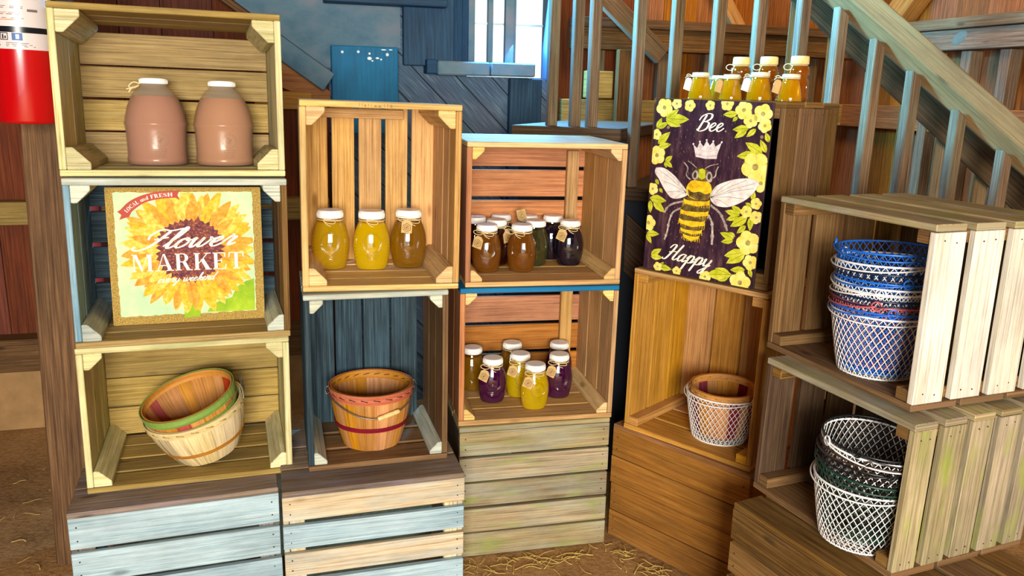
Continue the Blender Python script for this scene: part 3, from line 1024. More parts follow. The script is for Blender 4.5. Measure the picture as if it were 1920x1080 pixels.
SJ = {}
JARS = [
    ('3c', 'honey_jar', -0.168, 0.306, H_RED, None, 0, 'dark red jar at the back left corner of the top middle crate', 0),
    ('3c', 'honey_jar', -0.158, 0.150, H_AMBER, (-1, 0.25, -.02), 2, 'amber jar with a kraft tag at the front left of the top middle crate', -.1),
    ('3c', 'honey_jar', -0.108, 0.248, H_RED, (0.9, -0.2, -.02), 1, 'dark red jar half hidden between the two amber jars', 0.1),
    ('3c', 'honey_jar', -0.072, 0.352, H_DARK, None, 1, 'dark jar at the back behind the amber jars', 0),
    ('3c', 'honey_jar', -0.043, 0.148, H_AMBER, None, 2, 'amber jar with twine and no tag at the front of the top middle crate', -.5),
    ('3c', 'honey_jar', 0.020, 0.335, H_DARK, (-1.0, 2.9, .1), 1, 'dark jar at the back right behind the olive jar with its tag flipped up', 0),
    ('3c', 'honey_jar', 0.022, 0.228, H_OLIVE, None, 0, 'pale olive jar standing behind the front untagged amber jar', .3),
    ('3c', 'honey_jar', 0.108, 0.330, H_DARK, None, 0, 'dark blackish jar behind the tagged dark jar at the right', 0),
    ('3c', 'honey_jar', 0.142, 0.228, H_DARK, (-1, 0.35, .02), 2, 'dark blackish jar with a kraft tag at the right of the top middle crate', -.1),
    ('3b', 'honey_jar', -0.168, 0.280, H_BROWN, None, 0, 'brown jar at the back left of the crate with the blue top', 0),
    ('3b', 'honey_jar', -0.118, 0.160, H_PURPLE, (-1, 0.35, -.02), 2, 'purple jar with a kraft tag at the left of the crate with the blue top', -.05),
    ('3b', 'honey_jar', -0.018, 0.318, H_BROWN, None, 1, 'brown jar at the back middle of the crate with the blue top', 0),
    ('3b', 'honey_jar', -0.016, 0.195, H_YELLOW, (-1, 0.3, -.02), 2, 'yellow jar with a kraft tag just behind the foremost yellow jar', 0),
    ('3b', 'honey_jar', 0.010, 0.082, H_YELLOW, (-1, 0.3, -.02), 2, 'bright yellow jar foremost in the crate with the blue top', .05),
    ('3b', 'honey_jar', 0.150, 0.298, H_PURPLE, None, 0, 'purple jar at the back right of the crate with the blue top', 0),
    ('3b', 'honey_jar', 0.116, 0.172, H_PURPLE, (-1, 0.35, -.02), 2, 'purple jar with a kraft tag at the right of the crate with the blue top', -.05),
]
for key, nm, x, y, hm, tg, bow, lab, yaw in JARS:
    kk = (tg, bow)
    grp = 'jars in the top middle crate' if key == '3c' else 'jars in the crate with the blue top'
    if kk not in SJ:
        jj = make_jar(0.155, hm, bow > 0 or tg is not None, tg, bow, label=lab, group=grp)
        jj.matrix_world = in_crate(key, x, y, yaw=yaw)
        SJ[kk] = (jj, hm.name)
    else:
        src, hn = SJ[kk]
        copy_tree(src, in_crate(key, x, y, yaw=yaw), lab, grp, {hn: hm})

# ------------------------------------------------------------------ skep jars and bear jars on the bee crate
M_TIN = plain('cream_tin_lid', '#e6dcb8', 0.35, 0.2)
M_CORK = plain('cork_cap', '#e0c27c', 0.8, noise=0.2, nscale=120)
M_PAPER = plain('white_paper_tag', '#eef0f4', 0.7)
H_SKEP = liquid('skep_honey', '#fcd43c', '#fcb80c', 0.62)
H_BEAR = liquid('bear_honey', '#eca438', '#d87c14', 0.42)


def make_skep(H, label, group, tagmat=None):
    root = empty('skep_jar')
    tag(root, label, 'jar', group)
    R0 = 0.46 * H
    prof = [(R0 * .9, 0), (R0, .02 * H)]
    n = 8
    for i in range(n):
        z0 = .03 + .76 * i / n
        z1 = .03 + .76 * (i + 1) / n
        f = lambda z: R0 * (1 - 0.34 * max(0, (z - .1) / .7) ** 1.3)
        prof += [(f(z0) * .965, z0 * H), (f((z0 + z1) / 2) * 1.015, (z0 + z1) / 2 * H)]
    prof += [(R0 * .64, .80 * H), (R0 * .62, .88 * H)]
    m = MB()
    m.lathe(prof, 30, 0, cap0=True)
    m.build('glass', M_GLASS, root)
    m = MB()
    m.lathe([(r * .95, max(z, .02 * H)) for r, z in prof[:-1]], 30, 0, cap0=True, cap1=True)
    m.build('honey', H_SKEP, root)
    m = MB()
    r = R0 * .70
    m.lathe([(r, .86 * H), (r * 1.03, .88 * H), (r * 1.03, .97 * H), (r * .96, H)], 30, 0, cap0=True, cap1=True)
    m.build('lid', M_TIN, root)
    m = MB()
    r = R0 * .69
    z = .835 * H
    m.tube([(r * cos(a), r * sin(a), z) for a in [2 * pi * i / 24 for i in range(24)]], .0014, 5, 0, True)
    m.tube(smooth_path([(-r * .7, -r * .75, z), (-r - .012, -r * .6, z + .002), (-r - .02, -r * .5, z - .004)], 5), .0014, 5)
    m.tube(smooth_path([(-r * .7, -r * .75, z), (-r - .01, -r * .5, z + .008), (-r - .018, -r * .4, z + .004)], 5), .0014, 5)
    m.build('twine', M_TWINE, root)
    if tagmat:
        R = Matrix.Translation((-r - .006, -r * .62, z - .004)) @ Matrix.Rotation(0.9, 4, 'Z') @ Matrix.Rotation(0.25, 4, 'Y')
        m = MB()
        w, h = .026, .038
        m.prism([(-w / 2, -h), (w / 2, -h), (w / 2, -.007), (w / 2 - .007, 0), (-w / 2 + .007, 0), (-w / 2, -.007)], -.0008, .0008, 'xz', 0, R)
        m.build('paper_tag', tagmat, root)
    remember(root)
    return root


TOP4 = CR['4c'][4 - 1] + 0.0008
SK = make_skep(0.082, 'beehive-shaped honey jar with a white tag, leftmost above the bee sign', 'beehive-shaped honey jars above the bee sign', M_PAPER)
SK.matrix_world = in_crate('4c', -0.166, 0.20, TOP4, 0.3)
s2 = make_skep(0.076, 'beehive-shaped honey jar with a kraft tag, second along the crate top', 'beehive-shaped honey jars above the bee sign', M_KRAFT)
s2.matrix_world = in_crate('4c', -0.055, 0.19, TOP4, 0.3)
remember(SK)
remember(s2)
copy_tree(SK, in_crate('4c', 0.047, 0.17, TOP4, 0.2), 'beehive-shaped honey jar with a white tag, in front of the middle bear jar', 'beehive-shaped honey jars above the bee sign')
copy_tree(s2, in_crate('4c', 0.154, 0.14, TOP4, 0.2), 'beehive-shaped honey jar with a kraft tag, rightmost of its row', 'beehive-shaped honey jars above the bee sign')
copy_tree(SK, in_crate('4c', -0.148, 0.29, TOP4, 0.5), 'beehive-shaped honey jar peeking out behind the leftmost one', 'beehive-shaped honey jars above the bee sign', skip=('paper_tag',)).scale = (0.9, 0.9, 0.93)


def make_bear(H, label, group):
    root = empty('bear_jar')
    tag(root, label, 'jar', group)
    prof = [(.20, 0), (.235, .03), (.245, .12), (.25, .3), (.245, .44), (.215, .50), (.19, .53), (.21, .57), (.235, .63), (.238, .69), (.215, .75), (.18, .79), (.165, .80), (.165, .84)]
    m = MB()
    m.lathe([(r * H, z * H) for r, z in prof], 28, 0, cap0=True)
    for s in (-1, 1):
        m.lathe([(0.001, -.035 * H), (.03 * H, -.02 * H), (.04 * H, 0), (.03 * H, .02 * H), (.001, .035 * H)], 12, 0, c=(s * .20 * H, -.05 * H, .74 * H))
        m.lathe([(0.001, -.13 * H), (.04 * H, -.08 * H), (.05 * H, 0), (.04 * H, .08 * H), (.001, .13 * H)], 12, 0, c=(s * .20 * H, -.13 * H, .32 * H))
    m.lathe([(0.001, -.03 * H), (.045 * H, -.015 * H), (.045 * H, .015 * H), (.001, .03 * H)], 12, 0, c=(0, -.225 * H, .64 * H))
    m.build('glass', M_GLASS, root)
    m = MB()
    m.lathe([(r * H * .94, max(z, .02) * H) for r, z in prof[:-2]], 28, 0, cap0=True, cap1=True)
    m.build('honey', H_BEAR, root)
    m = MB()
    m.lathe([(.19 * H, .82 * H), (.205 * H, .83 * H), (.20 * H, .97 * H), (.185 * H, H)], 28, 0, cap0=True, cap1=True)
    m.build('lid', M_CORK, root)
    m = MB()
    z = .805 * H
    r = .175 * H
    m.tube([(r * cos(a), r * sin(a), z) for a in [2 * pi * i / 24 for i in range(24)]], .0014, 5, 0, True)
    m.tube([(-r * .8 - .012 + .012 * cos(a), -r * .75 - .003, z - .006 + .009 * sin(a)) for a in [2 * pi * i / 14 for i in range(15)]], .0013, 5)
    m.tube(smooth_path([(-r * .7, -r * .8, z), (-r * .9, -r * .9, z - .012), (-r, -r * .9, z - .024)], 5), .0013, 5)
    m.build('twine', M_TWINE, root)
    remember(root)
    return root


BG = 'bear-shaped honey jars on the bee crate'
b1 = make_bear(0.132, 'bear-shaped honey jar with a cork cap, left of the three behind the beehive jars', BG)
b1.matrix_world = in_crate('4c', -0.075, 0.285, TOP4, 0.3)
copy_tree(b1, in_crate('4c', 0.021, 0.275, TOP4, 0.2), 'bear-shaped honey jar with a cork cap, middle of the three behind the beehive jars', BG)
copy_tree(b1, in_crate('4c', 0.123, 0.262, TOP4, 0.3), 'bear-shaped honey jar with a cork cap, right of the three behind the beehive jars', BG)

# ------------------------------------------------------------------ jugs
M_JUG = N('cloudy_plastic')
_tr = M_JUG.n('BsdfTransparent', {'Color': hx('#efe8dc')}).outputs[0]
_pb = M_JUG.n('BsdfPrincipled', {'Base Color': hx('#d8ccb8'), 'Roughness': 0.16, 'Specular IOR Level': 0.7}).outputs[0]
M_JUG = M_JUG.surf(M_JUG.n('MixShader', {0: 0.20, 1: _tr, 2: _pb}).outputs[0])
M_CIDER = plain('cider', '#a8603e', 0.3, spec=0.3)
M_CIDER2 = plain('lighter_cider', '#b06c34', 0.3, spec=0.3)


def make_jug(H, cider, label, group):
    root = empty('jug')
    tag(root, label, 'jug', group)
    prof = [(.30, 0), (.335, .012), (.338, .085), (.330, .095), (.332, .25), (.338, .40), (.345, .455), (.352, .47), (.352, .485), (.345, .50), (.335, .56), (.305, .68), (.255, .79), (.195, .875), (.155, .905), (.145, .92), (.145, .95)]
    m = MB()
    m.lathe([(r * H, z * H) for r, z in prof], 48, 0, cap0=True)
    m.build('body', M_JUG, root)
    m = MB()
    pr = [p for p in prof if p[1] < .80] + [(.248, .80)]
    m.lathe([(r * H * .97, max(z, .01) * H) for r, z in pr], 48, 0, cap0=True, cap1=True)
    m.build('cider', cider, root)
    m = MB()
    m.lathe([(.150 * H, .935 * H), (.156 * H, .94 * H), (.156 * H, .99 * H), (.148 * H, H)], 36, 0, cap0=True, cap1=True)
    for i in range(36):
        a = 2 * pi * i / 36
        m.tube([(.156 * H * cos(a), .156 * H * sin(a), .942 * H), (.156 * H * cos(a), .156 * H * sin(a), .988 * H)], .0007, 4)
    m.build('cap', M_LID, root)
    m = MB()
    cz = .30 * H

    def js(x, z):
        r = .3335 * H
        return (x, -sqrt(max(r * r - x * x, 0)) - .0004, z)
    for rr in (.085, .07):
        m.tube([js(.05 * H + rr * H * cos(a), cz + rr * H * 1.05 * sin(a)) for a in [2 * pi * i / 30 for i in range(30)]], .0008, 4, 0, True)
    m.tube([js(.03 * H + .04 * H * s, cz - .02 * H + .04 * H * s * s) for s in [i / 6 for i in range(7)]], .0016, 4)
    m.tube([js(.045 * H + .01 * H * sin(5 * s), cz - .04 * H + .08 * H * s) for s in [i / 6 for i in range(7)]], .0016, 4)
    for k in range(5):
        w = .07 - .006 * k
        m.tube([js(.05 * H - w * H + 2 * w * H * s, (.19 - .022 * k) * H) for s in [i / 6 for i in range(7)]], .0007, 4)
    m.build('embossed_seal', M_JUG, root)
    remember(root)
    return root


JG = 'plastic jugs in the top left crate'
j1 = make_jug(0.238, M_CIDER, 'half-gallon jug of pinkish cider with a ribbon at its neck, left in the top crate', JG)
j1.matrix_world = in_crate('1d', -0.058, 0.250)
m = MB()
for pts in (((-.034, -.012, .222), (-.05, -.02, .226), (-.062, -.02, .214), (-.05, -.024, .210), (-.036, -.02, .218)), ((-.036, -.016, .218), (-.055, -.03, .208), (-.062, -.03, .198)), ((-.036, -.016, .218), (-.05, -.028, .212), (-.068, -.03, .206))):
    m.tube(smooth_path(pts, 5), .0024, 5)
m.build('ribbon', M_TWINE, j1)
j2 = make_jug(0.236, M_CIDER2, 'half-gallon jug of light brown cider without ribbon, right in the top crate', JG)
j2.matrix_world = in_crate('1d', 0.122, 0.235)

# ------------------------------------------------------------------ bushel baskets
W_STAVE = wood('basket_stave', '#d8c08c', '#a5844c', '#ecdcb0', var=0.10, knots=False, rough=0.6)
W_STAVET = wood('tan_basket_stave', '#bb7c3a', '#8a5220', '#d29a56', var=0.14, knots=False, rough=0.6)
W_GREENB = wood('green_hoop', '#7c9c44', '#546f28', '#a0b868', var=0.08, knots=False)
W_REDB = wood('red_hoop', '#a93a2c', '#7c241c', '#c45a44', var=0.08, knots=False)
W_PINKB = wood('salmon_hoop', '#b9644e', '#8c4434', '#d08a70', var=0.08, knots=False)
W_MAROON = wood('maroon_band', '#7c1e30', '#541420', '#98384a', var=0.08, knots=False)
W_TEAL = wood('teal_patch', '#3f9c8c', '#2c766a', '#62b4a4', var=0.05, knots=False)
M_WIRE = plain('steel_wire', '#7d7c76', 0.4, 0.8)
M_GRIP = plain('turned_wood_grip', '#dcb676', 0.5)


def make_basket(R0, R1, H, stave_mats, pick, hoop, band, label, group=None, ns=20, handle=True, band_z=0.42, lid_drop=0.0, inner_mat=None, double=False):
    root = empty('bushel_basket')
    tag(root, label, 'basket', group)

    def rad(z):
        t = z / H
        return R0 + (R1 - R0) * (1 - max(0.0, 1 - t) ** 1.7 + max(0.0, t - 1))
    m = MB()
    zs = [0.0, .06, .15, .3, .45, .6, .75, .9, 1.0]
    for i in range(ns):
        a0 = 2 * pi * i / ns
        wd = 2 * pi / ns * 0.49
        rnd = (random.random(), random.random())
        dr = 0.0012 * (i % 2)
        for off in (0.0, -0.0025):
            V, UV = [], []
            for k, z in enumerate(zs):
                for q in (-1, 0, 1):
                    r = rad(z * H) + dr + off
                    V.append((r * cos(a0 + q * wd), r * sin(a0 + q * wd), z * H))
            F, uvs = [], []
            for k in range(len(zs) - 1):
                for q in range(2):
                    f = (k * 3 + q, k * 3 + q + 1, (k + 1) * 3 + q + 1, (k + 1) * 3 + q)
                    if off < 0:
                        f = f[::-1]
                    F.append(f)
                    uvs.append([(zs[j // 3] * H, (j % 3) * 0.012 + .05 * i) for j in f])
            m.add(V, F, pick(i), True, uvs, rnd)
    m.build('staves', stave_mats, root)
    m = MB()
    m.lathe([(R0 * .99, 0.002), (R0 * .99, 0.008)], 28, 0, cap0=True, cap1=True, smooth=False)
    m.build('bottom', stave_mats[0], root)

    def hoop_mesh(name, z0, z1, mt, d=0.0035, inner=True, waves=None, sides=(1, -1)):
        mb = MB()
        n = 44
        for s, dd in [q for q in ((1, d), (-1, 0.0045)) if q[0] in sides]:
            V, UVs, F = [], [], []
            for i in range(n):
                a = 2 * pi * i / n
                for zz, ex in ((z0, 0.0008), (z0, dd), (z1, dd), (z1, 0.0008)):
                    r = rad(zz * H) + (ex if s > 0 else -ex - 0.001)
                    V.append((r * cos(a), r * sin(a), zz * H))
            for i in range(n):
                j = (i + 1) % n
                for q in range(4):
                    u = (q + 1) % 4
                    f = (i * 4 + q, j * 4 + q, j * 4 + u, i * 4 + u)
                    F.append(f if s > 0 else f[::-1])
                    L = 2 * pi * R1 / n
                    uvs = [(i * L, q * .02), ((i + 1) * L, q * .02), ((i + 1) * L, (q + 1) * .02), (i * L, (q + 1) * .02)]
                    UVs.append(uvs if s > 0 else uvs[::-1])
            mb.add(V, F, 0, False, UVs)
        ml = [mt]
        if waves:
            ml.append(waves)
            for i in range(ns):
                a = 2 * pi * (i + .5) / ns
                for s, dd in [q for q in ((1, d + .0004), (-1, .0058)) if q[0] in sides]:
                    r = rad((z0 + z1) / 2 * H) + s * dd
                    t = (-sin(a) * .010, cos(a) * .010)
                    mb.tube([(r * cos(a) - t[0], r * sin(a) - t[1], (z0 + z1) / 2 * H + .002), (r * cos(a) + t[0], r * sin(a) + t[1], (z0 + z1) / 2 * H - .002)], .0014, 4, 1)
        return mb.build(name, ml, root)
    hoop_mesh('rim_hoop', .86, 1.015, hoop, waves=(M_STAPLE if not double else None), sides=(1,))
    hoop_mesh('inner_hoop', .87, 1.012, inner_mat or hoop, waves=(M_STAPLE if not double else None), sides=(-1,))
    if double:
        hoop_mesh('lower_hoop', .66, .75, hoop, sides=(1,))
    if band:
        hoop_mesh('middle_band', band_z, band_z + .075, band, d=.004, sides=(1,))
    if handle:
        m = MB()
        P = []
        for i in range(25):
            a = pi * i / 24
            P.append((-(R1 + .010) * cos(a), -(R1 + .012) * sin(a) * handle, H * .94 - .052 * sin(a) ** 2))
        m.tube(P, .0018, 6)
        for s in (-1, 1):
            m.tube([(s * (R1 + .007) + .006 * cos(a), 0.001 * cos(2 * a), H * .94 + .012 * sin(a)) for a in [2 * pi * i / 12 for i in range(13)]], .0016, 5)
        hw = m.build('wire_handle', M_WIRE, root)
        i0 = 10
        m = MB()
        p, q = Vector(P[12]), Vector(P[16])
        ax = (q - p)
        L = ax.length
        rot = Vector((0, 0, 1)).rotation_difference(ax.normalized()).to_matrix().to_4x4()
        m.lathe([(.004, 0), (.0065, .003), (.0072, .015), (.0062, .018), (.0072, .022), (.0072, L - .022), (.0062, L - .018), (.0072, L - .015), (.0065, L - .003), (.004, L)], 14, 0, cap0=True, cap1=True, M=Matrix.Translation(p) @ rot)
        m.build('wooden_grip', M_GRIP, hw)
    remember(root)
    return root


M_STAPLE = plain('dark_staple', '#54202a', 0.6)
bk = make_basket(0.086, 0.123, 0.182, [W_STAVET], lambda i: 0, W_PINKB, W_MAROON, 'tan bushel basket with salmon rim, maroon band and a wooden grip', ns=22, handle=1.0, band_z=.36, inner_mat=W_STAVET)
bk.matrix_world = in_crate('2b', -0.005, 0.150, yaw=0.02)
# nested tilted pair in the lower left crate
TIL = Matrix.Rotation(radians(-14), 4, 'Y') @ Matrix.Rotation(radians(9), 4, 'X')
M_STAPLE2 = M_STAPLE
M_STAPLE = plain('pale_staple', '#a58a50', 0.6)
base_M = in_crate('1b', 0.038, 0.15, TH + 0.0245)
nb = make_basket(0.090, 0.138, 0.148, [W_STAVE], lambda i: 0, W_STAVE, W_STAVET, 'pale natural bushel basket tilted on its edge in the lower left crate', 'nested tilted bushel baskets', ns=22, handle=0.0, band_z=.30)
nb.matrix_world = base_M @ TIL
gb = make_basket(0.085, 0.131, 0.150, [W_STAVET, W_REDB, W_GREENB], lambda i: (0, 0, 1, 0, 0, 0, 0)[i % 7], W_GREENB, None, 'bushel basket with green rim hoops nested in the pale tilted basket', 'nested tilted bushel baskets', ns=22, handle=0.0, double=True, inner_mat=W_STAVET)
gb.matrix_world = base_M @ TIL @ Matrix.Translation((.002, 0, 0.036)) @ Matrix.Rotation(radians(-3), 4, 'Y')
m = MB()
for k in range(5):
    m.tube(smooth_path([(.140, -.02 - .006 * k, .140), (.148, .0 - .005 * k, .156 + .004 * k), (.146, .03, .166 - .003 * k)], 5), .0014, 5)
m.tube(smooth_path([(.140, .0, .16), (.146, .015, .176), (.150, .03, .19), (.142, .036, .178), (.140, .04, .16)], 5), .0012, 5)
m.build('bent_wire', M_WIRE, nb)

# ------------------------------------------------------------------ coated wire baskets
def wire_mat(name, col, rough=0.35):
    return plain(name, col, rough, 0.0, 0.5)


C_WHITE = wire_mat('white_coated_wire', '#e6e4e0')
C_BLUE = wire_mat('blue_coated_wire', '#1a62c4')
C_NAVY = wire_mat('navy_coated_wire', '#12203c')
C_BLACK = wire_mat('black_coated_wire', '#16181a')
C_PINK = wire_mat('rose_coated_wire', '#b8545c')
C_GREEN = wire_mat('dark_green_coated_wire', '#14382c')
C_BROWN = wire_mat('brown_coated_wire', '#3a2a22')


def make_wire(R0, R1, H, mat, label, group):
    root = empty('wire_basket')
    tag(root, label, 'basket', group)

    def rad(z):
        return R0 + (R1 - R0) * (z / H) ** 0.85
    m = MB()
    n = 40
    for d in (-1, 1):
        for i in range(n):
            P = []
            for k in range(13):
                t = k / 12
                a = 2 * pi * i / n + d * t * 0.95
                r = rad(t * H) + d * 0.0006
                P.append((r * cos(a), r * sin(a), t * H))
            m.tube(P, 0.0011, 4, caps=False)
    for i in range(-6, 7):
        x = R0 * i / 7
        w = sqrt(R0 * R0 - x * x)
        m.tube([(x, -w, 0.002), (x, w, 0.002)], .0011, 4)
        m.tube([(-w, x, 0.003), (w, x, 0.003)], .0011, 4)
    m.build('wire_mesh', mat, root)
    m = MB()
    for nm, r, z, rr in (('rim_wire', R1, H, .0026), ('base_wire', R0, .0022, .0022)):
        m = MB()
        m.tube([(r * cos(a), r * sin(a), z) for a in [2 * pi * i / 48 for i in range(48)]], rr, 6, 0, True)
        m.build(nm, mat, root)
    for s in (-1, 1):
        m = MB()
        m.tube([(s * (R1 + .003), .0105 * cos(a), H + .003 + .0105 * sin(a)) for a in [2 * pi * i / 16 for i in range(16)]], .0019, 5, 0, True)
        m.build('ear_loop', mat, root)
    m = MB()
    P = []
    for i in range(33):
        a = pi * i / 32
        P.append((-(R1 + .007) * cos(a), -(R1 + .006) * sin(a), H + .004 - .018 * sin(a) ** .7))
    m.tube(P, .0019, 5)
    m.build('bail_handle', mat, root)
    remember(root)
    return root


def wire_copy(M, mat, label, group, src):
    return copy_tree(src, M, label, group, {'white_coated_wire': mat})


WG = 'coated wire baskets stacked in the crate with whitish boards'
w0 = make_wire(0.085, 0.114, 0.152, C_WHITE, 'white wire basket at the bottom of the coloured stack', WG)
ST5 = in_crate('5c', 0.030, 0.104)
w0.matrix_world = ST5 @ Matrix.Rotation(0.5, 4, 'Z')
stack = [(0.012, C_BLUE, 'blue wire basket just above the bottom white one in the coloured stack', -.6, .0),
         (0.028, C_PINK, 'rose-pink wire basket in the coloured stack', -.9, .01),
         (0.042, C_NAVY, 'navy wire basket between the rose-pink and the white ones', .2, .0),
         (0.056, C_WHITE, 'white wire basket with a hanging handle, lower of the middle white pair', -.85, -.01),
         (0.070, C_WHITE, 'white wire basket with a hanging handle, upper of the middle white pair', .4, .01),
         (0.082, C_BLUE, 'blue wire basket in the middle of the coloured stack above the white pair', -.4, .0),
         (0.100, C_NAVY, 'navy wire basket below the upper white rim of the coloured stack', .9, -.02),
         (0.118, C_WHITE, 'white wire basket right below the topmost blue one', .15, -.03),
         (0.146, C_BLUE, 'blue wire basket at the very top of the coloured stack', .7, -.02)]
for dz, mt, lb, yw, tl in stack:
    wire_copy(ST5 @ Matrix.Translation((random.uniform(-.002, .002), random.uniform(-.002, .002), dz)) @ Matrix.Rotation(tl, 4, 'Y') @ Matrix.Rotation(yw, 4, 'Z'), mt, lb, WG, w0)
BGp = 'wire baskets stacked in the mossy crate'
ST6 = in_crate('5b', 0.082, 0.050)
wire_copy(ST6 @ Matrix.Rotation(0.2, 4, 'Z'), C_WHITE, 'white wire basket at the bottom of the dark stack in the mossy crate', BGp, w0)
for dz, mt, lb, yw, tl in ((0.034, C_GREEN, 'dark green wire basket just above the bottom white one in the mossy crate', .7, .05),
                           (0.062, C_BLACK, 'black wire basket in the middle of the stack in the mossy crate', -.5, .04),
                           (0.078, C_BROWN, 'brown-black wire basket below the upper white one in the mossy crate', -.9, .05),
                           (0.092, C_WHITE, 'white wire basket near the top of the dark stack in the mossy crate', 1.3, .06),
                           (0.101, C_BLACK, 'black wire basket nested inside the top of the stack in the mossy crate', 2.0, .06)):
    wire_copy(ST6 @ Matrix.Translation((0, 0, dz)) @ Matrix.Rotation(tl, 4, 'Y') @ Matrix.Rotation(yw, 4, 'Z'), mt, lb, BGp, w0)
W4 = in_crate('4b', 0.045, 0.142)
wire_copy(W4 @ Matrix.Rotation(-0.15, 4, 'Z'), C_WHITE, 'white wire basket around a small wooden basket in the golden crate', None, w0)
ib = make_basket(0.078, 0.103, 0.150, [W_STAVET, W_MAROON], lambda i: 1 if i % 4 == 0 else 0, W_STAVET, None, 'small wooden basket with a few red staves set inside the white wire basket', ns=18, handle=0.0)
ib.matrix_world = W4 @ Matrix.Translation((0.004, 0.002, 0.022)) @ Matrix.Rotation(radians(2), 4, 'X')
# ------------------------------------------------------------------ hand lettering for the two signs
GL = {
    'e': ([[(0, .3), (.3, .45), (.56, .78), (.40, 1), (.14, .75), (.12, .3), (.36, 0), (.62, .1), (.85, .42)]], .76),
    'o': ([[(.45, 1), (.15, .8), (.08, .3), (.34, 0), (.64, .25), (.68, .72), (.45, 1), (.55, .75), (.92, .82)]], .84),
    'w': ([[(0, .8), (.12, 1), (.15, .4), (.30, 0), (.5, .2), (.65, .98)], [(.65, .98), (.64, .3), (.8, 0), (1.02, .22), (1.16, .75), (1.08, 1), (1.16, .82), (1.4, .84)]], 1.3),
    'l': ([[(0, .2), (.42, 1.2), (.55, 1.9), (.43, 2.15), (.28, 1.7), (.22, .5), (.35, 0), (.65, .18), (.8, .45)]], .66),
    'r': ([[(0, .3), (.24, 1.0), (.28, 1.18), (.36, .92), (.62, .95), (.5, .4), (.62, .02), (.92, .3)]], .82),
    'v': ([[(0, .8), (.15, 1), (.2, .4), (.35, 0), (.6, .3), (.72, .85), (.65, 1), (.75, .82), (.97, .82)]], .86),
    'y': ([[(0, .8), (.12, 1), (.15, .4), (.32, .05), (.58, .35), (.72, 1)], [(.72, 1), (.62, 0), (.45, -.8), (.2, -1), (.1, -.75), (.4, -.3), (.92, .3)]], .86),
    'k': ([[(0, .2), (.4, 1.2), (.5, 1.9), (.38, 2.15), (.25, 1.7), (.2, 0)], [(.2, .3), (.5, .98), (.7, .8), (.55, .55), (.3, .5), (.55, .35), (.68, .02), (.97, .3)]], .88),
    'n': ([[(0, .7), (.12, 1), (.15, .6), (.12, 0)], [(.12, .3), (.4, .97), (.6, .9), (.58, .3), (.7, 0), (.95, .3)]], .88),
    'd': ([[(.62, .85), (.36, 1), (.1, .6), (.12, .15), (.35, 0), (.6, .4)], [(.86, 2.1), (.62, .5), (.72, .02), (.97, .3)]], .9),
    'a': ([[(.64, .85), (.40, 1), (.1, .65), (.1, .15), (.32, 0), (.58, .4), (.68, 1)], [(.68, 1), (.6, .3), (.72, 0), (.97, .3)]], .9),
    'p': ([[(0, .5), (.25, 1.05), (.2, .2), (.12, -1)], [(.18, .4), (.45, 1), (.7, .8), (.65, .2), (.42, 0), (.2, .15)], [(.5, .03), (.75, .1), (.97, .4)]], .92),
    'B': ([[(.32, 1.95), (.2, 1), (.05, 0)], [(-.25, 1.25), (-.12, 1.75), (.35, 2.08), (.85, 1.98), (.92, 1.5), (.55, 1.15), (.3, 1.1)], [(.45, 1.12), (.92, .95), (.92, .3), (.5, -.02), (.1, 0), (-.12, .2)]], 1.15),
    'H': ([[(-.15, 1.45), (.05, 1.95), (.38, 1.9), (.3, 1), (.05, 0), (-.25, -.1), (-.3, .1)], [(1.08, 2.15), (.88, 1), (.8, .2), (1.0, 0), (1.25, .3)], [(0, .9), (.5, 1.1), (.98, 1.08)]], 1.28),
    'F': ([[(-.22, .95), (-.32, 1.45), (.05, 1.98), (.7, 1.85), (1.35, 2.05)], [(.68, 1.85), (.5, 1.0), (.2, .2), (-.3, -.12), (-.68, .05), (-.65, .3)], [(.12, .98), (.5, 1.05), (.9, 1.16)]], 1.08),
}


def ribbon(mb, pts, w, y, mi=0, pen=True):
    n = len(pts)
    L, R = [], []
    for i, p in enumerate(pts):
        a = pts[max(i - 1, 0)]
        b = pts[min(i + 1, n - 1)]
        dx, dy = b[0] - a[0], b[1] - a[1]
        d = math.hypot(dx, dy) or 1e-9
        dx, dy = dx / d, dy / d
        ww = w * (0.32 + 0.68 * abs(dy) ** 1.3 * (1 if dy < 0 else .45)) if pen else w
        if pen and (i == 0 or i == n - 1):
            ww *= .5
        L.append((p[0] - dy * ww / 2, y, p[1] + dx * ww / 2))
        R.append((p[0] + dy * ww / 2, y, p[1] - dx * ww / 2))
    V = L + R
    mb.add(V, [(i + n, i + 1 + n, i + 1, i) for i in range(n - 1)], mi)


def script_text(mb, s, x, z, xh, w, y, mi=0, slant=.38, rot=0.0, sx=1.0):
    cx = 0.0
    c, q = cos(rot), sin(rot)
    for ch in s:
        if ch == ' ':
            cx += .75
            continue
        st, adv = GL[ch]
        for pts in st:
            P = [((cx + a + slant * b) * xh * sx, b * xh) for a, b in pts]
            P = smooth_path(P, 7)
            P = [(x + c * a - q * b, z + q * a + c * b) for a, b in P]
            ribbon(mb, P, w, y, mi)
        cx += adv


